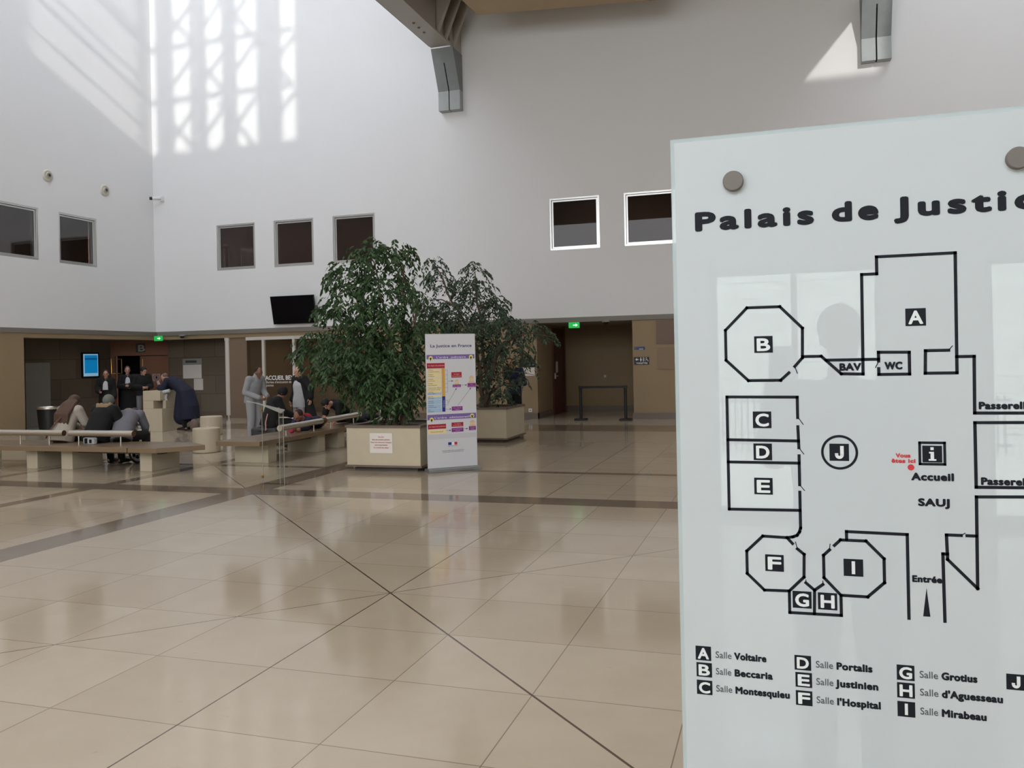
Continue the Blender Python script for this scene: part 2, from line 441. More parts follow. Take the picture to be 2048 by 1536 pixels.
# fascia under the white walls
fa = MB()
fa.prism3([(XW, YW, ZB), (XW, YW + 0.3, ZB), (XW, YW + 0.3, 2.70), (XW, YW + 0.07, 2.70)], (29.5, 0, 0))
struct('trim_1', fa, M['white_trim'])
fb = MB()
fb.prism3([(XW, -6, ZB), (XW - 0.3, -6, ZB), (XW - 0.3, -6, 2.70), (XW - 0.07, -6, 2.70)], (0, YW + 6.1, 0))
struct('trim_2', fb, M['white_trim'])
# upper roofs, skylight wells, glazed clerestories
cl = MB()
cl.box(XW - 0.3, 9, 20, -8.9, YW + 0.3, 20.3); cl.box(2.4, 9, 20, 10.3, YW + 0.3, 20.3)
cl.box(XW - 0.3, -6.3, 13, -8.9, 8.7, 13.3); cl.box(2.4, -6.3, 13, 10.3, 8.7, 13.3)
struct('ceiling', cl, M['white_wall'])
we = MB()
we.box(-8.9, 8.7, 11.95, -8.7, YW, 20.3); we.box(2.2, 8.7, 11.95, 2.4, YW, 20.3); we.box(-8.9, -6.3, 11.95, -8.7, 8.7, 13.3); we.box(2.2, -6.3, 11.95, 2.4, 8.7, 13.3)
struct('wall_roof_well', we, M['white_wall'])
c1 = holed(MB(), 'x', XW - 0.3, -8.9, 13, 20.3, 8.7, 9, [(-16.5, -15.05, 14.02, 19.4), (-14.98, -14.66, 14.02, 19.4), (-14.05, -13.33, 14.02, 19.4), (-13.22, -13.1, 14.02, 19.4), (-12.78, -12.1, 14.02, 19.4), (-11.65, -10.83, 14.02, 19.4), (-10.35, -10.25, 14.02, 19.4), (-10.02, -9.45, 14.02, 19.4)])
struct('wall_clerestory', c1, M['white_wall'])
c3 = holed(MB(), 'x', 2.4, 10.3, 13, 20.3, 8.7, 9, [(5.0, 7.15, 14.05, 16.2)])
struct('wall_clerestory.001', c3, M['white_wall'])
br = MB()
for z in (15.76, 17.48): br.box(-16.5, 8.8, z - 0.07, -9.6, 8.95, z + 0.07)
for row, z0 in ((0, 14.02), (1, 15.76), (2, 17.48)):
    for k, x0 in enumerate((-14.5, -13.3, -12.3, -10.9)):
        br.tube([(x0, 8.85, z0), (x0 + 1.6, 8.85, z0 + 1.74)], 0.085, 6)
        if (k + row) % 2 == 0: br.tube([(x0 + 1.3, 8.85, z0), (x0, 8.85, z0 + 1.5)], 0.07, 6)
for k in range(3): br.box(-16.5, 8.8, 14.7 + k * 1.5, -15.0, 8.95, 14.78 + k * 1.5)
struct('window_frame_clerestory', br, M['beam'])
# timber soffit over the middle bay
so = MB()
so.box(-8.9, -6.3, 11.9, 2.4, YW, 12.1)
struct('ceiling_soffit', so, M['soffit'])
s2 = MB()
s2.prism3([(-7.4, 20.9, 10.79), (-2.7, 20.9, 10.485), (-1.5, 20.9, 11.9), (-7.4, 20.9, 11.9)], (-0.6, -9.0, 0))
struct('ceiling_soffit_drop', s2, M['soffit'])
# lower storey: low ceiling slabs and gallery corridors behind the upper windows
lo = MB()
lo.box(XW, YW + 0.3, 2.70, 10.3, 30, 3.0); lo.box(-25, -6.3, 2.70, XW - 0.3, 30, 3.0)
struct('ceiling_low', lo, M['ceil'])
ga = MB()
ga.box(-25, YW + 0.3, 4.1, 10.3, 26.6, 4.2); ga.box(-24, -6, 4.1, XW - 0.3, YW + 0.3, 4.2)
struct('floor_gallery', ga, M['corridor_dark'])
gc = MB()
gc.box(-25, YW + 0.3, 6.75, 10.3, 26.6, 6.85); gc.box(-24, -6, 6.75, XW - 0.3, YW + 0.3, 6.85)
struct('ceiling_gallery', gc, M['corridor_dark'])
gw = MB()
gw.box(-25, 25.6, 4.2, 10.3, 25.8, 6.75); gw.box(-22.7, -6, 4.2, -22.5, YW + 0.3, 6.75)
gw.box(-11.0, YW + 0.3, 4.2, -10.9, 25.6, 6.75); gw.box(9.9, YW + 0.3, 4.2, 10, 25.6, 6.75)
struct('wall_gallery', gw, M['corridor'])

# upper windows
def window(k, axis, a0, a1):
    P = (lambda a, dp, z: (a, YW + dp, z)) if axis == 'x' else (lambda a, dp, z: (XW - dp, a, z))
    z0, z1 = WZ
    root = bpy.data.objects.new('window_%d' % k, None); C.objects.link(root); root.location = P((a0 + a1) / 2, 0, z0); root['kind'] = 'structure'
    def frame(w, d0, d1, e):
        mb = MB()
        for (u0, u1, v0, v1) in ((a0 + e, a1 - e, z0 + e, z0 + e + w), (a0 + e, a1 - e, z1 - e - w, z1 - e), (a0 + e, a0 + e + w, z0 + e + w, z1 - e - w), (a1 - e - w, a1 - e, z0 + e + w, z1 - e - w)):
            p, q = P(u0, d0, v0), P(u1, d1, v1)
            mb.box(min(p[0], q[0]), min(p[1], q[1]), v0, max(p[0], q[0]), max(p[1], q[1]), v1)
        return mb
    fr = frame(0.05, 0.015, 0.15, 0.0).build('window_frame', M['alu'], root)
    frame(0.04, 0.06, 0.11, 0.058).build('sash', M['alu'], fr)
    p, q = P(a0 + 0.05, 0.075, z0 + 0.05), P(a1 - 0.05, 0.083, z1 - 0.05)
    MB().box(min(p[0], q[0]), min(p[1], q[1]), p[2], max(p[0], q[0]), max(p[1], q[1]), q[2]).build('pane', M['glass'], root)
k = 1
for a, b in LW: window(k, 'y', a, b); k += 1
for a, b in RW: window(k, 'x', a, b); k += 1
# small spots on the gallery ceiling
where = ['far left window', 'window left of the corner', 'first window right of the corner', 'second window right of the corner', 'window behind the treetop', 'bright framed window right of the beam', 'window beside the map panel']
for i, (x, y) in enumerate([(-21.2, 17.2), (-21.2, 19.05), (-17.6, 24.2), (-15.5, 24.2), (-13.2, 24.2), (-5.6, 24.2), (-3.6, 24.2)]):
    mb = MB().lathe([(0.07, 0), (0.07, 0.02), (0.05, 0.03)], (x, y, 6.72), 16)
    o = mb.build('ceiling_spot', M['spot'], base=(x, y, 6.75))
    tag(o, 'tiny round ceiling spot glowing inside the ' + where[i], 'ceiling light', 'spots in the upper gallery')

# lower storey walls -------------------------------------------------
YL, XL = 22.9, -19.6
wl = MB(); wl.box(-25, -6, 0, XL, 17.78, 2.70); struct('wall_left_lower', wl, M['beige'])
ll = MB(); ll.box(-19.9, 17.78, 2.57, XL, YL, 2.70); ll.box(XL - 0.3, YL, 2.57, -11.4, YL + 0.25, 2.70)
ll.box(-25, 17.78, 2.6, -19.9, 24.3, 2.70); ll.box(-19.9, 23.15, 2.6, -16.9, 24.3, 2.70)
struct('trim_lintel', ll, M['beige'])
struct('wall_recess_left', MB().box(-21.6, 17.78, 0, -21.3, 22.7, 2.6), M['dark_y'])
struct('wall_recess_right', MB().box(-20.04, 23.96, 0, -16.2, 24.26, 2.6), M['dark_x'])
struct('baseboard_recess', MB().box(-20.04, 23.93, 0, -16.2, 23.96, 0.13).box(-21.3, 17.78, 0, -21.27, 22.7, 0.13), M['base'])
# return wall of the glazed office and its interior
struct('wall_office', MB().box(-16.95, 22.95, 0, -16.15, 23.96, 2.57).box(-16.3, 23.96, 0, -16.15, 26.0, 2.7).box(-16.3, 25.8, 0, -6.5, 26.0, 2.7).box(-9.0, 23.2, 0, -8.85, 25.8, 2.7), mat('brown_office_wall', (126, 106, 86), .7, var=.05))
struct('baseboard_office', MB().box(-16.15, 25.77, 0, -9.0, 25.8, 0.16), M['base'])
# beige wall from the glazed office to the niche, the niche, and the wall right of it
struct('wall_middle', MB().box(-11.4, YL, 0, -6.55, YL + 0.3, 2.70).box(-6.75, YL + 0.3, 0, -6.55, 26.2, 2.70), M['beige'])
struct('wall_niche', MB().box(-6.75, 26.2, 0, -3.6, 26.4, 2.70), M['beige'])
struct('wall_right_lower', MB().box(-3.83, YL, 0, 10, YL + 0.3, 2.70).box(-3.83, YL + 0.3, 0, -3.63, 26.2, 2.70), M['beige'])
bb = MB().box(-11.4, YL - 0.03, 0, -6.52, YL, 0.17).box(-6.55, YL - 0.03, 0, -6.52, 24.5, 0.17).box(-6.55, 25.9, 0, -6.52, 26.2, 0.17)
bb.box(-6.52, 26.17, 0, -3.83, 26.2, 0.17).box(-3.86, YL - 0.03, 0, 10, YL, 0.17)
struct('baseboard_right', bb, M['base'])
# closing walls of the deeper lower storey
struct('wall_back', MB().box(-25, 29.8, 0, 10.3, 30, 3).box(-25.2, -6, 0, -25, 30, 3), M['dark_x'])

# niche door (dark red) on the side wall
dr = bpy.data.objects.new('door_1', None); C.objects.link(dr); dr.location = (-6.55, 25.2, 0); dr['kind'] = 'structure'
MB().box(-6.55, 24.55, 0, -6.50, 25.85, 2.6).build('door_leaf', M['door_red'], dr)
MB().tube([(-6.47, 24.66, 1.16), (-6.44, 24.66, 1.16), (-6.44, 24.80, 1.16)], 0.012, 8).box(-6.50, 24.62, 1.08, -6.47, 24.69, 1.25).build('door_handle', M['steel'], dr)
MB().box(-6.50, 24.60, 1.62, -6.485, 24.74, 1.84).build('door_plate', M['black'], dr)
MB().box(-6.50, 24.80, 1.26, -6.492, 25.0, 1.60).build('door_notice', M['paper'], dr)

# chamfered timber portal of room B
PC = Vector((-21.3, 22.7, 0)); CU = Vector((1, 1, 0)).normalized(); CN = Vector((1, -1, 0)).normalized()
def onc(u, z, n=0.0): return PC + CU * u + Vector((0, 0, z)) + CN * n
def cbox(mb, u0, u1, z0, z1, n0, n1): return mb.obox(onc(u0, z0, n0), CU * (u1 - u0), CN * (n1 - n0), (0, 0, z1 - z0))
pw = MB(); cbox(pw, 0, 0.15, 0, 2.6, -0.2, 0); cbox(pw, 0.15, 1.8, 2.08, 2.6, -0.2, 0); cbox(pw, 0.9, 1.8, 0, 2.06, -0.2, -0.02)
struct('wall_portal', pw, M['wood'])
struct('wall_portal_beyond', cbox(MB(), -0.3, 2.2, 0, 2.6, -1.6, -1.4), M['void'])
dl = bpy.data.objects.new('door_2', None); C.objects.link(dl); dl.location = onc(0.15, 0); dl['kind'] = 'structure'
MB().obox(onc(0.13, 0.01, 0.0), CU * 0.05, CN * 0.75, (0, 0, 2.05)).build('door_leaf', M['wood'], dl)
def pull(u, z0, z1, n, dn, parent):
    mb = MB().tube([onc(u, z0, n), onc(u, z0, n + dn), onc(u, z1, n + dn), onc(u, z1, n)], 0.014, 8); return mb.build('door_pull', M['brass'], parent, smooth=True)
d3 = bpy.data.objects.new('door_3', None); C.objects.link(d3); d3.location = onc(0.9, 0); d3['kind'] = 'structure'
cbox(MB(), 0.905, 1.66, 0.02, 2.05, -0.02, 0.02).build('door_leaf', M['wood'], d3)
pull(0.98, 1.55, 1.95, 0.02, 0.05, d3)
MB().tube([onc(0.13, 1.5, .62), onc(0.0, 1.5, .62), onc(0.0, 1.97, .62), onc(0.13, 1.97, .62)], 0.016, 8).tube([onc(0.18, 1.5, .62), onc(0.30, 1.5, .62), onc(0.30, 1.97, .62), onc(0.18, 1.97, .62)], 0.016, 8).build('door_pull', M['brass'], dl, smooth=True)

# glazed office front
gf = bpy.data.objects.new('window_8', None); C.objects.link(gf); gf.location = (-13.8, YL, 0); gf['kind'] = 'structure'
for x in (-15.52, -14.42, -11.45):
    MB().box(x - 0.04, YL - 0.03, 0, x + 0.04, YL + 0.07, 2.57).build('post', M['column'], gf)
for a, b in ((-16.15, -15.57), (-15.47, -14.47), (-14.37, -11.5)):
    MB().box(a, YL + 0.015, 0.02, b, YL + 0.025, 2.55).build('pane', M['office_glass'], gf)
MB().box(-16.15, YL - 0.02, 2.47, -11.4, YL + 0.06, 2.57).box(-16.15, YL - 0.02, 0, -11.4, YL + 0.06, 0.04).build('rail', M['column'], gf)
lt = thing('window_lettering', (-14.95, YL, 1.05), 'white reception lettering on the office glass between the grey man and the tree', 'lettering')
text('title_lettering', 'ACCUEIL BEX', M['white'], (-15.47, YL + 0.012, 1.205), (1, 0, 0), (0, 0, 1), 0.19, lt, bold=0.006, width=1.02)
text('subtitle_lettering', "Bureau d'exécution des", M['paper'], (-15.45, YL + 0.012, 1.10), (1, 0, 0), (0, 0, 1), 0.11, lt, width=0.95)
text('subtitle_lettering', 'peines', M['paper'], (-15.45, YL + 0.012, 1.0), (1, 0, 0), (0, 0, 1), 0.11, lt, width=0.26)
struct('wall_office_wood', MB().box(-16.1, 25.74, 1.35, -14.9, 25.77, 2.6), M['wood'])

# round column in front of the dark recess
cm = thing('column', (-16.9, 22.72, 0), 'slim round pale column in front of the dark stone recess', 'column')
MB().lathe([(0.085, 0.09), (0.085, 2.50)], (-16.9, 22.98, 0), 24).build('shaft', M['column'], cm, smooth=True)
MB().lathe([(0.045, 0), (0.045, 0.1)], (-16.9, 22.98, 0), 16).build('foot', M['steel'], cm, smooth=True)
MB().lathe([(0.10, 2.48), (0.10, 2.57)], (-16.9, 22.98, 0), 24).build('capital', M['column'], cm, smooth=True)

# outside, beyond the entrance front (seen mirrored in the map panel)
M['out_wall'] = block_material('pale_stone_wall', (222, 218, 208), (242, 238, 230), 0.9, 0.35, 0.008, 'x')  # pale colour makes it bright; no sun reaches this face
struct('ground_outside', MB().box(-30, -30, -0.25, 25, -6.2, -0.02), mat('pale_paving', (200, 194, 182), 0.8, var=0.05))
struct('wall_outside', MB().box(-25, -16.5, 0, 20, -16, 6.5), M['out_wall'])
fn = thing('iron_fence', (0, -12.5, 0), 'iron railing outside, mirrored in the lower left of the map panel', 'fence')
fm = MB()
for i in range(60): fm.box(-3 + i * 0.11, -12.52, 0, -2.97 + i * 0.11, -12.49, 0.95)
fm.box(-3, -12.53, 0.85, 3.6, -12.48, 0.9).box(-3, -12.53, 0.1, 3.6, -12.48, 0.15)
fm.build('railing', M['ink_grey'], fn)
for k2, (a, b) in enumerate(((-0.69, 0.99), (1.92, 4.4), (-9.5, -3.2))):
    w = bpy.data.objects.new('window_%d' % (9 + k2), None); C.objects.link(w); w.location = ((a + b) / 2, -6.15, 0); w['kind'] = 'structure'
    mb = MB().box(a, -6.2, 2.56, b, -6.1, 2.63).box(a, -6.2, 0, b, -6.1, 0.1)
    n_ = max(2, int((b - a) / 0.8))
    for i in range(n_ + 1):
        x = a + (b - a - 0.06) * i / n_; mb.box(x, -6.2, 0.1, x + 0.06, -6.1, 2.56)
    mb.build('window_frame', M['white_trim'], w)
    MB().box(a + 0.03, -6.155, 0.1, b - 0.03, -6.145, 2.56).build('pane', glassy('front_glass', (235, 240, 238), 0.6), w)

# ------------------------------------------------------------------ map panel
PX0, PY_ = -0.1845, 1.56
pn = thing('map_panel', (0.155, PY_, 0), 'large white glass floor-plan panel of the courthouse standing in the right foreground', 'information panel')
M['panel'] = mat('white_backed_glass', (188, 194, 196), 0.6, spec=0.0, var=0.0, coat=1.0)
M['panel'].node_tree.nodes['Principled BSDF'].inputs['Coat Roughness'].default_value = 0.0
M['panel_edge'] = frosted('pale_glass_rim', (196, 210, 212), .55)
MB().box(-0.184, PY_ + 0.001, 0.18, 0.494, PY_ + 0.011, 2.134).build('glass_edge', M['panel_edge'], pn)
MB().box(-0.177, PY_, 0.187, 0.488, PY_ + 0.0012, 2.127).build('printed_sheet', M['panel'], pn)
MB().box(-0.15, PY_ + 0.045, 0.22, 0.46, PY_ + 0.06, 2.10).build('back_board', M['grey_panel'], pn)
for x in (-0.0735, 0.3755):
    MB().box(x - 0.03, PY_ + 0.06, 0.0, x + 0.03, PY_ + 0.12, 2.08).box(x - 0.06, PY_ - 0.12, 0.0, x + 0.06, PY_ + 0.34, 0.012).build('leg', M['alu'], pn)
    for z in (2.048, 0.27):
        MB().lathe([(0.018, 0.0), (0.018, 0.009), (0.0165, 0.0105)], (x, PY_, z), 28, (0, -1, 0)).lathe([(0.012, 0), (0.012, 0.04)], (x, PY_ + 0.01, z), 12, (0, 1, 0)).build('bolt', mat('bolt_cap', (104, 98, 92), 0.5, var=0.02), pn, smooth=True)
def mp(q): return Vector((PX0 + q[0] / 1000, PY_, q[1] / 1000))
UX, UZ = (1, 0, 0), (0, 0, 1)
def stroke(mb, pts, w, y=PY_ - 0.0004):
    pts = [mp(q) for q in pts]
    for a, b in zip(pts[:-1], pts[1:]):
        t = (b - a).normalized(); n = Vector((-t.z, 0, t.x)) * (w / 2)
        a2, b2 = a - t * (w / 2), b + t * (w / 2)
        mb.prism3([(p.x, y, p.z) for p in (a2 + n, b2 + n, b2 - n, a2 - n)], (0, 0.0004, 0))
    return mb
thick = [[(209,1715),(222,1730),(223,1782),(186,1821),(130,1821),(92,1782),(92,1728),(130,1691),(185,1691),(199,1704)],[(222,1732),(253,1732),(285,1701),(320,1700),(321,1871),(345,1871),(345,1900),(466,1900),(465,1700),(417,1700),(418,1738),(453,1738)],[(261,1725),(345,1725)],[(345,1722),(345,1737),(393,1736),(393,1699),(345,1699),(345,1709)],[(465,1727),(491,1727),(490,1633),(632,1633)],[(631,1618),(490,1617),(490,1510),(630,1512)],[(629,1498),(490,1494),(489,1342),(445,1388),(444,1429),(466,1429)],[(475,1429),(488,1429)],[(445,1397),(438,1397),(439,1284)],[(288,1415),(288,1428),(384,1427),(384,1285)],[(268,1403),(278,1413),(319,1413),(347,1384),(347,1343),(320,1317),(277,1317),(250,1346),(250,1385),(260,1395)],[(199,1403),(190,1413),(149,1414),(121,1386),(121,1346),(150,1318),(192,1319),(217,1345),(218,1385),(207,1394)],[(213,1494),(213,1431),(211,1424),(207,1418),(200,1415),(190,1413)],[(192,1319),(192,1281),(277,1282),(277,1317)],[(233,1282),(234,1323),(220,1335)],[(234,1323),(248,1334)],[(212,1625),(212,1661),(92,1662),(92,1460),(213,1462)],[(92,1585),(212,1584)],[(92,1545),(213,1545)],[(212,1609),(213,1572)],[(213,1558),(213,1507)]]
thin = [[(209,1715),(213,1703)],[(345,1721),(340,1711)],[(453,1738),(459,1745)],[(466,1429),(472,1433)],[(260,1395),(261,1405)],[(207,1394),(204,1406)],[(220,1335),(220,1340)],[(248,1334),(248,1340)],[(213,1625),(221,1613)],[(213,1572),(221,1561)],[(213,1507),(221,1497)]]
for p_ in thick: stroke(MB(), p_, 0.0051).build('map_wall', M['ink'], pn)
for p_ in thin: stroke(MB(), p_, 0.0014).build('map_door', M['ink'], pn)
tiles = [('A',(404,1795)),('B',(157,1755)),('C',(152,1621)),('D',(152,1564)),('E',(152,1503)),('F',(168,1367)),('G',(213,1305)),('H',(255,1305)),('I',(298,1366)),('J',(279,1565)),('i',(425,1564))]
legend = [('A',(41,1196)),('B',(42,1166)),('C',(42,1134)),('D',(212,1194)),('E',(213,1164)),('F',(213,1132)),('G',(377,1192)),('H',(377,1162)),('I',(377,1130)),('J',(542,1192))]
M['tile_letter'] = mat('white_tile_lettering', (212, 218, 217), 0.5, var=0.0)
def tile(ch, q, w, nm):
    c = mp(q)
    t = MB().box(c.x - w / 2, PY_ - 0.0004, c.z - w * .47, c.x + w / 2, PY_, c.z + w * .47).build(nm, M['ink'], pn)
    s = w * 0.98
    if ch in 'JiI':
        mb = MB(); Q = lambda a, b: (c.x + (a - .5) * w * .62, PY_ - 0.0008, c.z + (b - .5) * w * .70)
        def pg(*pts): mb.prism3([Q(*p) for p in reversed(pts)], (0, 0.0004, 0))
        if ch == 'I': pg((.36, 0), (.36, 1), (.64, 1), (.64, 0))
        elif ch == 'i':
            pg((.36, .82), (.36, 1.05), (.62, 1.05), (.62, .82)); pg((.36, .1), (.36, .55), (.64, .55), (.64, .1)); pg((.24, .55), (.24, .68), (.64, .68), (.64, .55)); pg((.2, -.03), (.2, .1), (.82, .1), (.82, -.03))
        else:
            pg((.58, .3), (.58, 1), (.88, 1), (.88, .3)); out = [(.51 + .37 * math.cos(-PI * k / 10), .32 + .34 * math.sin(-PI * k / 10)) for k in range(11)]; inn = [(.51 + .09 * math.cos(-PI * k / 10), .32 + .10 * math.sin(-PI * k / 10)) for k in range(11)]
            for k in range(10): pg(out[k + 1], out[k], inn[k], inn[k + 1])
            pg((.14, .3), (.14, .42), (.42, .42), (.42, .3))
        mb.build('letter', M['tile_letter'], t); return
    wd = {'I': 0.28, 'i': 0.3, 'J': 0.5}.get(ch, 0.66) * w
    me = text('letter', ch, M['tile_letter'], (c.x - wd / 2, PY_ - 0.0006, c.z - s * 0.355), UX, UZ, s, t, bold=w * 0.035, width=wd)
    x0 = min(v.co.x for v in me.data.vertices) ; x1 = max(v.co.x for v in me.data.vertices); dx = c.x - (x0 + x1) / 2 - origin(t).x
    for v in me.data.vertices: v.co.x += dx
for ch, q in tiles: tile(ch, q, 0.0315 if ch != 'i' else 0.030, 'map_letter_tile')
for ch, q in legend: tile(ch, q, 0.0275, 'legend_letter_tile')
fr_ = MB()
stroke(fr_, [(406, 1583), (444, 1583), (444, 1547), (406, 1547), (406, 1583)], 0.0042); fr_.build('information_frame', M['ink'], pn)
ring = MB(); cc = mp((279.5, 1565)); base_ = len(ring.v)
for k in range(64):
    a = 2 * PI * k / 64
    for R_ in (0.0258, 0.0300): ring.v.append((cc.x + R_ * math.cos(a), PY_ - 0.0004, cc.z + R_ * math.sin(a)))
ring.f += [(2 * k, 2 * k + 1, (2 * k + 3) % 128, (2 * k + 2) % 128) for k in range(64)]
ring.build('map_circle', M['ink'], pn)
MB().prism3([tuple(mp(q) + Vector((0, -0.0004, 0))) for q in [(412, 1338), (417, 1290), (406, 1290)]], (0, 0.0004, 0)).build('entrance_arrow', M['ink'], pn)
MB().lathe([(0.0052, 0), (0.0052, 0.0005)], mp((392, 1541)), 24, (0, -1, 0)).build('here_dot', M['ink_red'], pn)
def ptext(nm, s, x0, x1, z, cap, m, bold=0.0, spacing=1.0):
    o = mp((x0, z)); o.y = PY_ - 0.0004
    return text(nm, s, m, o, UX, UZ, cap / 1000 / 0.72, pn, bold=bold, spacing=spacing, width=(x1 - x0) / 1000)
ptext('title_lettering', 'Palais', 40, 238, 1965, 32, M['ink'], 0.0029, 1.26)
ptext('title_lettering', 'de', 275, 344, 1966, 32, M['ink'], 0.0029, 1.26)
ptext('title_lettering', 'Justice', 381, 634, 1967, 32, M['ink'], 0.0029, 1.26)
for s, x0, x1, z, cap, m in [('BAV', 282, 315, 1707, 12, 'ink'), ('WC', 355, 381, 1708, 12, 'ink'), ('Passerelle', 496, 572, 1640, 11.5, 'ink'), ('Passerelle', 497, 574, 1515, 11.5, 'ink'),
                             ('Accueil', 393, 456, 1520, 12, 'ink'), ('SAUJ', 402, 448, 1477, 12, 'ink'), ('Entrée', 390, 434, 1348, 10.5, 'ink'), ('Vous', 369, 391, 1558, 6.5, 'ink_red'), ('êtes ici', 362, 398, 1549, 6.5, 'ink_red')]:
    ptext('map_lettering', s, x0, x1, z, cap, M[m], cap * 0.00009, 1.1)
bold_w = [('Voltaire', 96, 150), ('Beccaria', 95, 159), ('Montesquieu', 96, 187), ('Portalis', 267, 323), ('Justinien', 267, 334), ("l'Hospital", 267, 335), ('Grotius', 432, 484), ("d'Aguesseau", 432, 521), ('Mirabeau', 431, 496)]
rows = [(62, 1190), (62, 1160), (62, 1129), (233, 1188), (233, 1158), (233, 1126), (398, 1186), (398, 1156), (398, 1124)]
for (s, a, b), (x, z) in zip(bold_w, rows):
    ptext('legend_lettering', 'Salle', x, a - 6, z, 12, M['ink_grey'])
    ptext('legend_lettering', s, a, b, z, 12, M['ink'], 0.0009, 1.08)

# ------------------------------------------------------------------ roll-up banner
bn = thing('rollup_banner', (-4.9, 12.23, 0), 'tall white roll-up banner about the French justice system, beside the front planter', 'banner')
BU = Vector((0.735, 0.678, 0)); BN = Vector((0.678, -0.735, 0)); BW, BH = 0.83, 2.08
BO = Vector((-4.9, 12.23, 0.055)) - BU * (BW / 2)
M['banner'] = mat('white_banner_vinyl', (216, 216, 221), 0.45, var=0.0)
MB().obox(BO - Vector((0, 0, 0.055)) - BU * 0.02 - BN * 0.10, BU * (BW + 0.04), BN * 0.22, (0, 0, 0.05)).build('base', mat('banner_base', (150, 154, 156), 0.35, metal=0.6, var=0.02), bn, bevel=0.008)
MB().obox(BO, BU * BW, BN * -0.003, (0, 0, BH)).build('sheet', M['banner'], bn)
MB().tube([BO + BU * 0.4 - BN * 0.05 - Vector((0, 0, .01)), BO + BU * 0.4 - BN * 0.02 + Vector((0, 0, BH))], 0.012, 8).build('support_pole', M['alu'], bn)
def bq(x, y, lift=0.0006):
    v = (y - 95) / 1335.0; u = (x - 165 - 20 * v) / (495 - 40 * v)
    return BO + BU * (u * BW) + Vector((0, 0, BH * (1 - v))) + BN * lift
bm_ = {}
def bcol(rgb):
    if rgb not in bm_: bm_[rgb] = mat('banner_print', rgb, 0.45, var=0.0)
    return bm_[rgb]
def brect(nm, x0, y0, x1, y1, rgb, lift=0.0006):
    a, b_, c_, d_ = bq(x0, y1, lift), bq(x1, y1, lift), bq(x1, y0, lift), bq(x0, y0, lift)
    return MB().prism3([a, b_, c_, d_], BN * 0.0003).build(nm, bcol(rgb), bn)
def btext(s, x0, x1, y, hpx, rgb, bold=0.0, sp=1.0, vert=False, nm='banner_lettering'):
    o = bq(x0, y, 0.0014); w = (bq(x1, y) - bq(x0, y)).length if not vert else None
    if vert: return text(nm, s, bcol(rgb), o, (0, 0, 1), -BU, hpx / 1335 * BH / 0.72, bn, spacing=1.3, bold=bold)
    return text(nm, s, bcol(rgb), o, BU, (0, 0, 1), hpx / 1335 * BH / 0.72, bn, bold=bold, width=w, spacing=sp)
PUR, RED, YEL, BLU, VIO = (128, 104, 168), (172, 38, 52), (240, 222, 168), (172, 200, 226), (140, 52, 140)
btext('La Justice en France', 212, 618, 228, 30, (36, 42, 104), 0.0011)
brect('heading_band', 178, 303, 648, 345, PUR); btext("L'ordre  judiciaire", 272, 556, 337, 19, (240, 236, 246), 0.0006, 1.2)
brect('heading_band', 183, 897, 643, 950, PUR); btext("L'ordre  administratif", 250, 580, 940, 20, (240, 236, 246), 0.0006, 1.2)
for cx_, cy_ in ((217, 336), (612, 331), (222, 946), (605, 926)):
    MB().lathe([(0.034, 0), (0.034, 0.0004)], bq(cx_, cy_, 0.0012), 24, BN).build('emblem', bcol((238, 226, 130)), bn)
    MB().prism3([bq(cx_, cy_ + 28, 0.002), bq(cx_ + 11, cy_ - 4, 0.002), bq(cx_ - 11, cy_ - 4, 0.002)], BN * 0.0003).build('emblem_mark', bcol((40, 34, 20)), bn)
brect('chart_box', 180, 385, 352, 437, RED); btext('1er degré de juridiction', 190, 345, 416, 14, (238, 200, 200))
ys = [442, 487, 533, 576, 620, 664]
rowt = [('Tribunal', 'de grande instance'), ('Tribunal', "d'instance"), ('Tribunal', 'de commerce'), ('Conseil', "de prud'hommes"), ('Tribunal des affaires', 'de sécurité sociale'), ('Tribunal', 'pour enfants'), ('Juges de', 'proximité'), ('Tribunal', 'de police'), ('Tribunal', 'correctionnel'), ('Cour', "d'assises")]
for i, y in enumerate([442, 487, 533, 576, 620, 660, 706, 750, 794, 836]):
    if i < 5: brect('chart_row', 185, y, 316, y + 41, YEL)
    elif i < 7: brect('chart_row', 185, y, 316, y + 18, YEL); brect('chart_row', 185, y + 18, 316, y + 38, BLU)
    else: brect('chart_row', 185, y, 316, y + 40, BLU)
    a_, b_ = rowt[i]
    btext(a_, 190, 190 + 6.0 * len(a_), y + 16, 9, (70, 62, 50)); btext(b_, 190, 190 + 6.0 * len(b_), y + 33, 9, (70, 62, 50))
brect('chart_strip', 322, 440, 352, 718, (222, 168, 70)); btext('CIVIL', 345, 0, 620, 15, (196, 150, 70), vert=True)
brect('chart_strip', 322, 718, 352, 872, (30, 52, 140)); btext('PENAL', 345, 0, 828, 15, (190, 196, 226), 0.0004, vert=True)
brect('chart_box', 415, 480, 515, 535, RED); btext('2e degré', 438, 492, 505, 11, (238, 200, 200)); btext('de juridiction', 424, 506, 525, 11, (238, 200, 200))
for x0, y0, x1, y1, t1, t2 in ((425, 605, 505, 631, "Cour d'appel", None), (570, 595, 650, 636, 'Cour', 'de cassation'), (412, 825, 515, 866, "Cour d'assises", "d'appel"), (407, 1040, 518, 1080, 'Cour administrative', "d'appel"), (570, 1032, 637, 1072, 'Conseil', "d'Etat")):
    brect('chart_box', x0, y0, x1, y1, VIO); mx_ = (x0 + x1) / 2
    w_ = min((x1 - x0) * 0.8, 6.0 * len(t1)); btext(t1, mx_ - w_ / 2, mx_ + w_ / 2, (y0 + y1) / 2 + (-3 if t2 else 5), 9, (214, 190, 220))
    if t2: w_ = min((x1 - x0) * 0.8, 6.0 * len(t2)); btext(t2, mx_ - w_ / 2, mx_ + w_ / 2, y1 - 7, 9, (214, 190, 220))
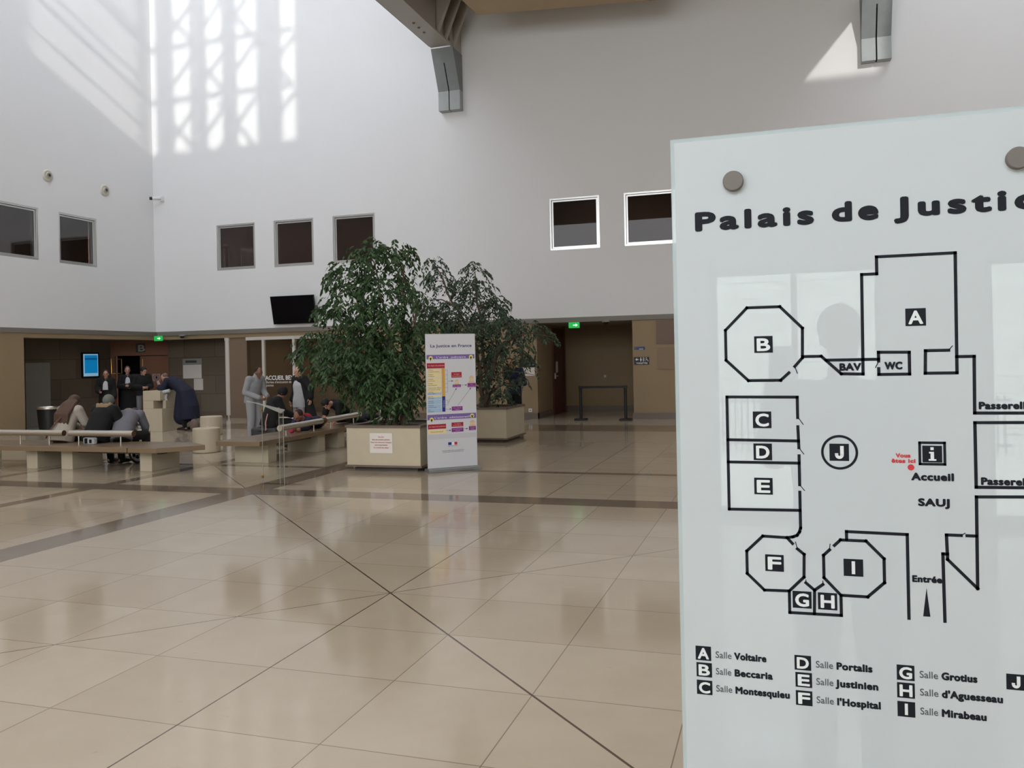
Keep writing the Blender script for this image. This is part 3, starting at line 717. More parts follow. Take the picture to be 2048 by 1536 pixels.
brect('chart_box', 187, 993, 355, 1040, RED); btext('1er degré de juridiction', 195, 348, 1022, 13, (238, 200, 200))
brect('chart_box', 407, 985, 518, 1028, RED); btext('2e degré', 432, 492, 1004, 10, (238, 200, 200)); btext('de juridiction', 420, 506, 1020, 10, (238, 200, 200))
brect('chart_row', 187, 1046, 355, 1090, YEL); btext('Tribunal administratif', 208, 328, 1073, 10, (90, 80, 60))
for x0, y0, x1, y1 in ((443, 552, 490, 604), (580, 516, 640, 590), (575, 968, 635, 1030)):
    t = MB(); w_, h_ = x1 - x0, y1 - y0
    P_ = lambda a, b: bq(x0 + a * w_, y0 + b * h_, 0.0008)
    t.prism3([P_(0.06, 0.3), P_(0.94, 0.3), P_(0.5, 0.0)], BN * 0.0003)
    for a, b, c_, e in ((0.1, 0.3, 0.9, 0.38), (0.14, 0.38, 0.24, 0.8), (0.34, 0.38, 0.44, 0.8), (0.56, 0.38, 0.66, 0.8), (0.76, 0.38, 0.86, 0.8), (0.05, 0.8, 0.95, 0.9), (0, 0.9, 1, 1.0)):
        t.prism3([P_(a, e), P_(c_, e), P_(c_, b), P_(a, b)], BN * 0.0003)
    t.build('temple_pictogram', bcol((226, 190, 140)), bn)
def bline(nm, pts, w=0.0035, arrow=True):
    P3 = [bq(x, y, 0.0008) for x, y in pts]; mb = MB()
    for a, b in zip(P3[:-1], P3[1:]):
        t = (b - a).normalized(); n = BN.cross(t) * (w / 2); mb.prism3([a + n, b + n, b - n, a - n], BN * 0.0003)
    if arrow:
        a, b = P3[-2], P3[-1]; t = (b - a).normalized(); n = BN.cross(t); mb.prism3([b + t * 0.012, b - t * 0.02 + n * 0.011, b - t * 0.02 - n * 0.011], BN * 0.0003)
    mb.build(nm, bcol((50, 46, 60)), bn)
for y in (457, 505, 548, 592, 632, 676): bline('chart_line', [(352, y), (377, y)], 0.0025, False)
bline('chart_line', [(377, 457), (377, 676)], 0.0025, False); bline('chart_arrow', [(377, 568), (427, 568)])
bline('chart_line', [(352, 760), (377, 760), (377, 805), (352, 805)], 0.0025, False)
bline('chart_arrow', [(377, 788), (460, 645)]); bline('chart_arrow', [(470, 816), (600, 646)]); bline('chart_arrow', [(507, 612), (560, 613)])
bline('chart_arrow', [(354, 848), (404, 848)]); bline('chart_arrow', [(357, 1062), (398, 1062)]); bline('chart_arrow', [(522, 1054), (556, 1054)])
brect('note_band', 187, 1096, 638, 1142, (206, 204, 210))
brect('flag_blue', 372, 1180, 404, 1208, (30, 60, 140)); brect('flag_white', 404, 1180, 430, 1208, (244, 244, 246)); brect('flag_red', 430, 1180, 456, 1208, (206, 40, 56))
btext('Liberté • Egalité • Fraternité', 372, 456, 1221, 7, (90, 90, 96)); btext('MINISTERE DE LA JUSTICE', 315, 516, 1270, 12, (120, 120, 130)); brect('rule', 320, 1277, 510, 1280, (130, 130, 140))

# ------------------------------------------------------------------ planters with ficus trees
random.seed(11)
def foliage(blobs, n_twigs, leaf, m, name, parent):
    vs, fs = [], []
    tw = [b[3] * b[3] * b[4] for b in blobs]; tot = sum(v ** 0.8 for v in tw)
    for b, wgt in zip(blobs, tw):
        for _ in range(max(4, int(n_twigs * wgt ** 0.8 / tot))):
            while True:
                q = Vector((random.uniform(-1, 1), random.uniform(-1, 1), random.uniform(-1, 1)))
                if 0.25 < q.length < 1: break
            p = Vector(b[:3]) + Vector((q.x * b[3] * .8, q.y * b[3] * 0.8, q.z * b[4] * .9 + .04))
            d_ = Vector((q.x + random.uniform(-.5, .5), q.y + random.uniform(-.5, .5), random.uniform(-0.1, 0.5))).normalized()
            for k in range(7):
                d_ = (d_ + Vector((0, 0, -0.27))).normalized(); p = p + d_ * leaf * 0.42
                side = d_.cross(Vector((0, 0, 1))); side = side.normalized() if side.length > 1e-3 else Vector((1, 0, 0))
                s = 1 if k % 2 else -1
                ld = (d_ * 0.6 + side * s * random.uniform(.5, 1) + Vector((0, 0, random.uniform(-.95, -.2)))).normalized()
                L = leaf * random.uniform(0.75, 1.2); W = L * 0.23
                sd = ld.cross(Vector((random.uniform(-1, 1), random.uniform(-1, 1), random.uniform(-.4, 1)))).normalized()
                up = sd.cross(ld)
                i = len(vs)
                vs += [p, p + ld * L * .38 + sd * W - up * W * .3, p + ld * L * .8 + sd * W * .5 - up * L * 0.08, p + ld * L - up * L * .14, p + ld * L * .8 - sd * W * .5 - up * L * 0.08, p + ld * L * .38 - sd * W - up * W * .3, p + ld * L * .45]
                fs += [(i, i + 1, i + 2, i + 3, i + 6), (i, i + 6, i + 3, i + 4, i + 5)]
    mb = MB(); mb.v = [tuple(v) for v in vs]; mb.f = fs
    return mb.build(name, m, parent)
def planter(x0, y0, sx, sy, label):
    cx_, cy_ = x0 + sx / 2, y0 + sy / 2
    t = thing('potted_ficus', (cx_, cy_, 0), label, 'potted tree', 'ficus trees in stone planters')
    MB().box(x0 + .09, y0 + .09, 0, x0 + sx - .09, y0 + sy - .09, 0.065).build('plinth', M['beam_d'], t)
    MB().box(x0 - .025, y0 - .025, 0.065, x0 + sx + .025, y0 + sy + .025, 0.095).build('bottom_trim', M['base'], t)
    b = MB(); w = 0.05
    b.box(x0, y0, .095, x0 + sx, y0 + w, .685).box(x0, y0 + sy - w, .095, x0 + sx, y0 + sy, .685).box(x0, y0 + w, .095, x0 + w, y0 + sy - w, .685).box(x0 + sx - w, y0 + w, .095, x0 + sx, y0 + sy - w, .685)
    b.build('planter_box', M['stone'], t)
    q = MB(); e = 0.02; w = 0.09
    q.box(x0 - e, y0 - e, .685, x0 + sx + e, y0 + w, .72).box(x0 - e, y0 + sy - w, .685, x0 + sx + e, y0 + sy + e, .72).box(x0 - e, y0 + w, .685, x0 + w, y0 + sy - w, .72).box(x0 + sx - w, y0 + w, .685, x0 + sx + e, y0 + sy - w, .72)
    q.build('rim', M['base'], t)
    MB().box(x0 + .05, y0 + .05, .5, x0 + sx - .05, y0 + sy - .05, .64).build('soil', M['soil'], t)
    return t
def branches(t, base, blobs, stems, lead, r0):
    """several leaning stems, then one limb from the nearest stem point to each leaf mass"""
    nodes = []
    for (dx, dy), path in stems:
        pts = [Vector(base) + Vector((dx, dy, 0))] + [Vector(p) for p in path]
        P_ = []
        for a, b in zip(pts[:-1], pts[1:]):
            for k in range(6): P_.append(a.lerp(b, k / 6) + Vector((math.sin(k * 1.3 + a.z * 5) * .02, math.cos(k * 1.7 + a.x * 3) * .02, 0)))
        P_.append(pts[-1]); n = len(P_)
        MB().tube(P_, [r0 * (1 - 0.72 * i / n) for i in range(n)], 8).build('trunk', M['bark'], t, smooth=True)
        nodes += P_[4:]
    for b in blobs:
        c_ = Vector(b[:3]); o = min(nodes, key=lambda p: (p - c_).length + (1.5 if p.z > c_.z - 0.05 else 0))
        mid = o.lerp(c_, 0.5) + Vector((0, 0, 0.12))
        MB().tube([o, o.lerp(mid, .5) + Vector((0, 0, .03)), mid, mid.lerp(c_, .5), c_, c_ + (c_ - mid) * 0.5], [r0 * .33, r0 * .28, r0 * .22, r0 * .16, r0 * .1, r0 * .05], 6).build('branch', M['bark'], t, smooth=True)
BL1 =  [(-6.33,12.36,3.45,0.37,0.23),(-6.03,12.64,3.46,0.3,0.26),(-5.77,12.52,3.25,0.16,0.13),(-6.88,12.69,3.11,0.42,0.32),(-6.26,12.71,2.98,0.46,0.35),(-5.62,12.29,2.7,0.19,0.24),(-6.71,12.16,2.64,0.37,0.26),(-7.37,12.85,2.59,0.22,0.17),(-6.27,12.38,2.4,0.52,0.33),(-5.63,12.36,2.3,0.29,0.26),(-7.69,13.05,2.04,0.42,0.3),(-6.75,12.57,2.01,0.52,0.35),(-6.18,12.9,1.87,0.47,0.35),(-5.5,12.58,2.18,0.26,0.24),(-7.70,12.73,1.84,0.28,0.24),(-6.95,12.29,1.6,0.44,0.3),(-6.45,12.72,1.46,0.39,0.3),(-5.97,12.93,1.4,0.34,0.34),(-5.55,12.61,1.53,0.15,0.24),(-6.82,12.82,1.18,0.25,0.22),(-6.22,12.75,1.08,0.3,0.27),(-5.62,12.36,1.0,0.14,0.14),(-6.53,12.72,0.96,0.13,0.12),(-7.25,12.66,1.42,0.19,0.15),(-5.93,12.52,0.76,0.11,0.1),(-6.11,12.43,0.79,0.1,0.11),(-5.52,12.73,2.56,0.1,0.1)]
BL1 += [(-6.0, 12.25, 1.5, .38, .3), (-6.2, 12.25, 1.2, .3, .25), (-5.72, 12.25, 1.25, .26, .28), (-6.35, 12.2, 1.75, .42, .3), (-5.8, 12.3, 1.75, .35, .3), (-5.95, 12.35, 1.0, .22, .14)]
BL2 =  [(-7.22,17.08,3.84,0.22,0.22),(-7.17,17.3,3.48,0.35,0.31),(-6.35,17.37,3.63,0.26,0.35),(-6.61,17.27,3.31,0.29,0.24),(-6.3,17.48,3.14,0.46,0.35),(-7.38,17.04,3.05,0.22,0.33),(-7.42,17.33,2.71,0.29,0.29),(-6.77,17.05,2.79,0.5,0.35),(-5.92,17.44,2.9,0.28,0.24),(-5.98,17.44,2.63,0.44,0.28),(-7.06,16.74,2.32,0.43,0.32),(-6.27,16.77,2.35,0.6,0.34),(-5.48,16.85,2.41,0.44,0.25),(-5.18,17.52,2.32,0.43,0.2),(-4.64,17.06,2.18,0.21,0.12),(-6.19,17.21,1.92,0.57,0.35),(-5.37,16.92,1.96,0.44,0.3),(-5.95,17.11,1.49,0.45,0.34),(-5.68,17.0,1.04,0.34,0.3),(-6.18,17.0,1.06,0.24,0.28),(-5.2,17.16,1.67,0.23,0.23),(-5.09,17.13,1.39,0.13,0.17),(-5.39,17.27,1.15,0.15,0.19),(-6.81,17.26,1.94,0.44,0.28)]
t1 = planter(-6.6, 11.96, 1.27, 1.27, 'leafy ficus tree in the front cream stone planter with a paper notice')
branches(t1, (-5.94, 12.6, .6), BL1, [((-.07, 0), [(-6.02, 12.6, 1.2), (-6.15, 12.65, 2.1), (-6.3, 12.6, 3.0)]), ((.0, .05), [(-5.95, 12.7, 1.2), (-5.95, 12.75, 2.0), (-5.85, 12.6, 3.1)]), ((.07, -.03), [(-5.84, 12.6, 1.1), (-5.7, 12.6, 1.9), (-5.6, 12.5, 2.5)]), ((-.03, -.07), [(-6.1, 12.5, 1.3), (-6.5, 12.5, 1.8), (-7.0, 12.7, 2.2)])], None, 0.042)
foliage(BL1, 1420, 0.095, M['leaf'], 'foliage', t1)
t2 = planter(-6.64, 16.38, 1.27, 1.27, 'taller greyish ficus tree in the rear planter behind the roll-up banner')
branches(t2, (-6.05, 17.0, .6), BL2, [((-.05, 0), [(-6.12, 17.0, 1.1), (-6.2, 17.0, 2.0), (-6.9, 17.1, 3.2)]), ((.05, .02), [(-6.0, 17.05, 1.1), (-6.1, 17.1, 2.0), (-6.3, 17.3, 3.2)]), ((.0, -.05), [(-5.95, 16.95, 1.2), (-5.7, 17.0, 1.9), (-5.3, 17.1, 2.3)])], None, 0.065)
foliage(BL2, 1080, 0.09, M['leaf2'], 'foliage', t2)
nt_ = thing('paper_notice', (-5.97, 11.96, .44), 'white paper notice with red lettering taped to the front planter', 'notice')
MB().box(-6.19, 11.952, .285, -5.80, 11.958, .60).build('sheet', M['paper'], nt_)
for i, (s, w) in enumerate((('Vous êtes', .10), ('dans une enceinte judiciaire.', .31), ("Nous vous remercions d'adopter", .36), ('votre comportement', .22), ('à la sérénité des débats', .26))):
    text('notice_lettering', s, M['ink_red'] if i % 2 == 0 else mat('brown_lettering', (120, 60, 50), .6, var=0), (-5.995 - w / 2, 11.951, .53 - i * .042), UX, UZ, .034, nt_, width=w, bold=0.0003)

# ------------------------------------------------------------------ benches, stools, writing stand
def leg_block(t, x0, y0, x1, y1): return MB().box(x0, y0, 0, x1, y1, .335).build('leg', M['stone'], t, bevel=0.006)
def rail(t, a, b, n_posts, z0, r=0.05, m_end='steel_end'):
    a, b = Vector(a), Vector(b); u = (b - a).normalized()
    tb = MB().tube([a, b], r, 24).build('backrest_tube', M['steel'], t, smooth=True)
    for p, s in ((a, -1), (b, 1)): MB().tube([p, p + u * 0.006 * s], r * 0.97, 24).build('end_cap', M[m_end], tb)
    for k in range(n_posts):
        p = a.lerp(b, (k + 0.5) / n_posts if n_posts > 2 else (0.14 + 0.66 * k / max(1, n_posts - 1)))
        MB().tube([(p.x, p.y, z0), (p.x, p.y, p.z - r * .8)], 0.012, 10).build('backrest_post', M['steel'], t, smooth=True)
b1 = thing('bench', (-12, 11.6, 0), 'low stone bench at left with three people seated behind its steel rails', 'bench', 'stone benches with steel back rails')
MB().prism([(-15.6, 11.08), (-10.12, 11.08), (-10.12, 12.02), (-15.6, 12.02)], .335, .415).build('seat', M['slab'], b1, bevel=0.005)
MB().prism([(-10.10, 11.08), (-9.52, 11.05), (-9.02, 11.62), (-9.6, 12.02), (-10.10, 12.02)], .335, .415).build('seat', M['slab'], b1, bevel=0.005)
for x in (-14.05, -12.48, -11.72, -10.08): leg_block(b1, x, 11.33, x + .24, 12.0)
MB().box(-12.2, 11.45, .27, -9.75, 11.6, .333).build('dark_slot_bar', M['beam_d'], b1)  # dark bar standing in for the recess at the leg tops
rail(b1, (-13.6, 11.36, .615), (-11.68, 11.36, .615), 3, .415); rail(b1, (-11.55, 11.36, .615), (-10.22, 11.36, .615), 2, .415)
b2 = thing('bench', (-8.85, 14.7, 0), 'low stone bench behind the front planter with a boy lying on it', 'bench', 'stone benches with steel back rails')
MB().prism([(-9.25, 12.2), (-8.38, 12.2), (-8.38, 13.14), (-9.25, 13.14)], .335, .415).build('seat', M['slab'], b2, bevel=0.005)
MB().prism([(-9.25, 13.16), (-8.38, 13.16), (-8.42, 17.3), (-9.25, 17.3)], .335, .415).build('seat', M['slab'], b2, bevel=0.005)
for y in (12.62, 14.28, 15.05, 16.6): leg_block(b2, -9.18, y, -8.5, y + .26)
MB().box(-8.8, 12.9, .27, -8.65, 17.0, .333).build('dark_slot_bar', M['beam_d'], b2)
rail(b2, (-8.56, 13.08, .565), (-8.56, 14.52, .585), 2, .415, 0.055, 'stone'); rail(b2, (-8.56, 14.66, .587), (-8.56, 16.1, .605), 2, .415, 0.055, 'steel_end')
for x, y, h, l in ((-10.87, 14.05, .48, 'nearest cream drum stool, right of the left bench end'), (-13.39, 17.5, .46, 'cream drum stool farther back, between the pale column and the nearest stool'), (-11.95, 13.35, .48, 'cream drum stool just behind the seated group on the left bench')):
    o = MB().lathe([(.245, 0), (.26, .012), (.26, h - .012), (.248, h)], (x, y, 0), 40).build('drum_stool', M['stone'], base=(x, y, 0), smooth=True)
    tag(o, l, 'stool', 'stone drum stools')
st = thing('writing_stand', (-15.75, 18.6, 0), 'cream block-built stone writing stand the robed man leans on', 'writing stand')
MB().box(-16.05, 18.2, 0, -15.45, 19.1, .60).build('lower_block', M['stone'], st, bevel=.006)
MB().box(-16.05, 18.2, .602, -15.72, 19.1, .81).box(-15.55, 18.35, .602, -15.45, 19.1, .81).build('middle_block', M['stone'], st, bevel=.006)
MB().box(-16.05, 18.2, .812, -15.5, 19.1, 1.07).build('top_block', M['stone'], st, bevel=.006)

# clear acrylic stand in front of the right bench
ac = thing('acrylic_stand', (-6.85, 10.35, 0), 'clear acrylic lectern with brass fixings in front of the right bench', 'lectern')
def sheet(nm, a, b, z0, za, zb, m=None, th=.008):
    a, b = Vector((*a, 0)), Vector((*b, 0)); n = Vector((-(b - a).y, (b - a).x, 0)).normalized() * th
    mb = MB(); v = [a, b, b + n, a + n]
    mb.add([(p.x, p.y, z0) for p in v] + [(a.x, a.y, za), (b.x, b.y, zb), (b.x + n.x, b.y + n.y, zb), (a.x + n.x, a.y + n.y, za)], [(0, 3, 2, 1), (4, 5, 6, 7), (0, 1, 5, 4), (1, 2, 6, 5), (2, 3, 7, 6), (3, 0, 4, 7)])
    return mb.build(nm, m or M['clear'], ac)
A_, C_, B_ = (-7.15, 10.48), (-6.88, 10.5), (-6.55, 10.1)
sheet('side_panel', A_, C_, .02, 1.13, 1.10); sheet('side_panel', C_, B_, .02, 1.10, 1.06)
for p, z in ((A_, 1.13), (C_, 1.10), (B_, 1.06)): MB().box(p[0] - .003, p[1] - .003, 0.0, p[0] + .003, p[1] + .003, z).build('edge', M['acr_edge'], ac)
MB().prism3([(-7.42, 10.5, 1.185), (-7.12, 10.35, 1.16), (-6.50, 9.98, 1.045), (-6.62, 10.25, 1.07)], (0, 0, .012)).build('top_plate', frosted('acrylic_plate', (210, 208, 200), .38), ac)
MB().box(-7.19, 10.44, 0, -6.5, 10.52, .012).build('foot_plate', M['clear'], ac)
for z in (1.06, .10): MB().box(-7.165, 10.455, z - .018, -7.135, 10.475, z + .018).build('fixing', M['brass'], ac)

# ------------------------------------------------------------------ barrier
for x, y, l in ((-5.2, 22.42, 'left black belt barrier post in front of the dark niche'), (-3.97, 22.42, 'right black belt barrier post, before the wall with the toilet sign')):
    t = thing('barrier_post', (x, y, 0), l, 'barrier post', 'belt barrier posts')
    MB().box(x - .16, y - .16, 0, x + .16, y + .16, .05).build('base', M['black'], t, bevel=.012)
    MB().tube([(x, y, .05), (x, y, .90)], .04, 16).build('pole', M['black'], t, smooth=True)
    MB().box(x - .05, y - .05, .86, x + .05, y + .05, .935).build('head', M['black'], t, bevel=.01)
    if x < -5: MB().box(x + .05, y - .004, .865, -4.02, y + .004, .93).build('belt', M['black'], t)

# ------------------------------------------------------------------ things on the walls
tv = thing('television', (-14.18, 22.6, 3.35), 'black switched-off television tilted forward on the white wall above the office', 'television')
tvp = [(-14.95, 22.46, 3.78), (-13.43, 22.46, 3.78), (-13.43, 22.64, 2.93), (-14.95, 22.64, 2.93)]
MB().prism3(tvp, (0, .05, .01)).build('housing', M['black'], tv)
dv = Vector((0, -.0015, -.0003)); sc_ = [Vector(p) for p in tvp]; ce = sum(sc_, Vector()) / 4
MB().prism3([ce + (p - ce) * .975 + dv for p in sc_], (0, .001, 0)).build('screen', M['screen_off'], tv)
MB().box(-14.35, 22.6, 3.2, -14.0, YW - .018, 3.5).build('wall_bracket', M['black'], tv)
M['cream_p'] = mat('cream_plastic', (208, 202, 188), .5, var=.02)
for y, z, l in ((18.59, 7.14, 'round cream wall loudspeaker above the far left window'), (20.69, 7.11, 'smaller-looking round cream loudspeaker nearer the corner, left wall')):
    t = thing('wall_speaker', (XW, y, z), l, 'loudspeaker', 'round wall loudspeakers')
    MB().lathe([(.175, 0), (.175, .02), (.15, .04), (.125, .045), (.12, .025), (.085, .03), (.08, .06)], (XW, y, z), 32, (1, 0, 0)).build('ring', M['cream_p'], t, smooth=True)
    MB().lathe([(.07, .05), (.07, .075), (.04, .08)], (XW, y, z), 24, (1, 0, 0)).build('nozzle', M['grey_panel'], t, smooth=True)
    MB().lathe([(.042, .078), (.04, .083)], (XW, y, z), 20, (1, 0, 0)).build('opening', M['black'], t)
t = thing('security_camera', (-19.2, YW, 7.17), 'small white bullet security camera high in the wall corner', 'camera')
MB().box(-19.16, 22.66, 7.09, -19.06, YW, 7.25).build('mount', M['white'], t, bevel=.01)
MB().tube([(-19.10, 22.66, 7.18), (-19.30, 22.5, 7.16)], .055, 16).build('housing', M['white'], t, smooth=True)
MB().tube([(-19.30, 22.5, 7.16), (-19.37, 22.445, 7.155)], .05, 16).build('lens', M['black'], t, smooth=True)
for x, y, l in ((-5.36, 22.5, 'green lit exit sign hanging above the niche with the barrier'), (-19.05, 22.35, 'green lit exit sign hanging in the far left corner')):
    t = thing('exit_sign', (x, y, 2.62), l, 'exit sign', 'green exit signs')
    MB().box(x - .15, y - .03, 2.52, x + .15, y + .03, 2.68).build('box', M['exit'], t, bevel=.01)
    MB().prism3([(x - .02, y - .034, 2.585), (x + .05, y - .034, 2.585), (x + .05, y - .034, 2.56), (x + .11, y - .034, 2.6), (x + .05, y - .034, 2.64), (x + .05, y - .034, 2.615), (x - .02, y - .034, 2.615)], (0, .002, 0)).build('arrow', M['exit_mark'], t)
    MB().tube([(x, y, 2.68), (x, y, 2.74)], .01, 8).build('hanger', M['white_trim'], t)
for x, l in ((-18.35, 'small grey ceiling dome camera right of the far corner exit sign'), (-4.5, 'small grey ceiling dome camera above the niche barrier')):
    t = thing('dome_camera', (x, 22.6, 2.68), l, 'camera', 'dome cameras')
    MB().lathe([(.10, 0), (.11, .05)], (x, 22.62, 2.66), 24).build('housing', M['white_trim'], t, smooth=True)
    MB().ell((x, 22.62, 2.655), (.075, .075, .06)).build('dome', M['black'], t, smooth=True)
t = thing('toilet_sign', (-3.6, YL, 1.59), 'black toilet sign with left arrow and white pictograms on the beige wall', 'sign')
MB().box(-3.80, YL - .012, 1.48, -3.385, YL, 1.69).build('plate', M['black'], t)
sy = YL - .0135
MB().prism3([(-3.765, sy, 1.622), (-3.715, sy, 1.665), (-3.715, sy, 1.635), (-3.675, sy, 1.635), (-3.675, sy, 1.609), (-3.715, sy, 1.609), (-3.715, sy, 1.58)], (0, .001, 0)).build('arrow', M['white'], t)
for x, skirt in ((-3.61, 1), (-3.54, 0)):
    MB().lathe([(.012, 0), (.012, .001)], (x, YL - .012, 1.668), 12, (0, -1, 0)).prism3([(x - .012, sy, 1.652), (x + .012, sy, 1.652), (x + (.026 if skirt else .012), sy, 1.60), (x + .01, sy, 1.60), (x + .01, sy, 1.565), (x - .01, sy, 1.565), (x - .01, sy, 1.60), (x - (.026 if skirt else .012), sy, 1.60)], (0, .001, 0)).build('pictogram', M['white'], t)
MB().box(-3.50, sy, 1.565, -3.494, sy + .001, 1.67).build('divider', M['white'], t)
MB().lathe([(.010, 0), (.010, .001)], (-3.455, YL - .012, 1.667), 12, (0, -1, 0)).prism3([(-3.46, sy, 1.65), (-3.448, sy, 1.65), (-3.44, sy, 1.61), (-3.412, sy, 1.60), (-3.404, sy, 1.565), (-3.414, sy, 1.565), (-3.42, sy, 1.592), (-3.46, sy, 1.60)], (0, .001, 0)).build('pictogram', M['white'], t)
text('sign_lettering', 'TOILETTES', M['white'], (-3.735, YL - .0125, 1.503), UX, UZ, .05, t, width=.30, bold=.002)
t = thing('blue_sign', (-3.65, YL, 1.93), 'small blue direction sign above the toilet sign', 'sign')
MB().box(-3.785, YL - .01, 1.885, -3.495, YL, 1.97).build('plate', mat('blue_sign_plate', (44, 62, 116), .5, var=.02), t)
MB().box(-3.775, YL - .0115, 1.895, -3.72, YL - .01, 1.96).build('pictogram', M['ink_grey'], t)
MB().box(-3.64, YL - .0115, 1.897, -3.54, YL - .01, 1.912).prism3([(-3.66, YL - .0115, 1.9045), (-3.63, YL - .0115, 1.92), (-3.63, YL - .0115, 1.889)], (0, .001, 0)).build('arrow', M['white'], t)
tag(MB().box(-3.16, YL - .02, 1.35, -2.40, YL, 1.94).build('wall_board', mat('beige_board', (134, 110, 82), .5, var=.03), base=(-2.8, YL, 1.65)), 'plain beige framed board on the wall left of the map panel, below the brown board', 'board')
tag(MB().box(-3.18, YL - .02, 2.03, -2.40, YL, 2.66).build('wall_board', mat('brown_board', (112, 86, 70), .5, var=.03), base=(-2.8, YL, 2.3)), 'plain brown board high on the wall, left of the map panel top', 'board')
t = thing('room_sign', (-6.82, YL, 1.58), 'dark sign with white lettering behind the rear ficus tree', 'sign')
MB().box(-7.08, YL - .012, 1.47, -6.60, YL, 1.69).build('plate', M['black'], t)
text('sign_lettering', 'Salle', M['white'], (-6.86, YL - .0125, 1.605), UX, UZ, .05, t, width=.2, bold=.001)
text('sign_lettering', 'Accueil', M['white'], (-6.86, YL - .0125, 1.52), UX, UZ, .05, t, width=.22, bold=.001)
tag(MB().box(-6.98, YL - .008, 1.22, -6.62, YL, 1.45).build('posted_sheet', M['paper'], base=(-6.8, YL, 1.33)), 'white sheet of paper posted under the dark sign behind the rear tree', 'paper')
t = thing('wall_socket', (-6.78, YL, .24), 'white wall socket low on the beige wall right of the rear planter', 'socket')
MB().box(-6.83, YL - .012, .19, -6.73, YL, .29).build('plate', M['white'], t, bevel=.004); MB().lathe([(.025, 0), (.02, .002)], (-6.78, YL - .012, .24), 16, (0, -1, 0)).build('outlet', M['grey_panel'], t)
t = thing('light_switch', (-5.27, 26.2, 1.1), 'small pale switch on the back wall of the niche', 'switch')
MB().box(-5.33, 26.188, 1.05, -5.21, 26.2, 1.15).build('plate', M['grey_panel'], t, bevel=.004); MB().box(-5.29, 26.182, 1.07, -5.25, 26.19, 1.13).build('rocker', M['white'], t)

# recess at far left
t = thing('display_screen', (-21.26, 21.8, 1.8), 'lit blue information screen on the dark stone wall, left of the portal', 'screen')
MB().box(-21.279, 21.43, 1.38, -21.24, 22.14, 2.2).build('housing', M['black'], t)
MB().box(-21.24, 21.48, 1.43, -21.237, 22.09, 2.15).build('display', mat('pale_screen_glow', (150, 190, 215), .3, var=0, emit=(150, 196, 226), es=.45), t)
MB().box(-21.237, 21.53, 1.53, -21.235, 22.06, 2.11).build('blue_field', mat('blue_screen_glow', (10, 110, 170), .3, var=0, emit=(8, 122, 178), es=.62), t)
MB().box(-21.235, 21.54, 1.96, -21.2335, 22.05, 2.02).build('title_band', mat('dark_blue_screen_glow', (6, 70, 120), .3, var=0, emit=(6, 84, 140), es=.55), t)
tag(MB().box(-21.27, 19.27, 0, -21.2, 20.15, 1.89).build('grey_panel', M['grey_panel'], base=(-21.24, 19.7, 0)), 'plain grey standing panel against the dark stone recess at left', 'panel')
t = thing('waste_bin', (-19.2, 18.2, 0), 'dark round waste bin with a metal rim behind the woman in white', 'bin')
MB().lathe([(.26, 0), (.31, .6)], (-19.2, 18.2, 0), 36).build('body', M['black'], t, smooth=True)
MB().lathe([(.325, .60), (.335, .61), (.335, .655), (.29, .66), (.27, .63)], (-19.2, 18.2, 0), 36).build('rim', M['steel'], t, smooth=True)
t = thing('room_letter_sign', onc(.92, 2.33), 'dark square sign with grey letter B above the far left doorway', 'sign')
cbox(MB(), .775, 1.065, 2.19, 2.49, 0, .02).build('plate', M['black'], t)
text('letter', 'B', M['grey_panel'], onc(.825, 2.225, .021), CU, UZ, .31, t, width=.19, bold=.012)
t = thing('prohibition_sign', onc(1.4, 1.32), 'white notice with red prohibition circle on the portal behind the robed man', 'sign')
cbox(MB(), 1.27, 1.53, 1.2, 1.45, .02, .024).build('sheet', M['grey_panel'], t)
rg = MB(); c0 = onc(1.4, 1.325, .026)
for k in range(32):
    a = 2 * PI * k / 32
    for R_ in (.072, .095): rg.v.append(tuple(c0 + CU * R_ * math.cos(a) + Vector((0, 0, R_ * math.sin(a)))))
rg.f = [(2 * k, 2 * k + 1, (2 * k + 3) % 64, (2 * k + 2) % 64) for k in range(32)]
rg.build('ring', M['ink_red'], t); cbox(MB(), 1.375, 1.425, 1.28, 1.37, .024, .026).build('mark', M['ink'], t)
t = thing('notice_board', (-19, 23.935, 1.6), 'pale notice board sheet with dark heading on the dark stone wall', 'notice')
MB().box(-19.42, 23.929, 1.26, -18.64, 23.939, 1.94).build('board', M['grey_panel'], t); MB().box(-19.30, 23.926, 1.80, -18.85, 23.929, 1.88).build('heading', M['ink_grey'], t)
MB().box(-19.40, 23.926, 1.27, -18.66, 23.929, 1.73).build('sheet', M['paper'], t)
tag(MB().box(-18.99, 23.945, .87, -18.62, 23.958, 1.255).build('posted_sheet', M['paper'], base=(-18.8, 23.96, 1.06)), 'single white sheet posted just below the pale notice board', 'paper')

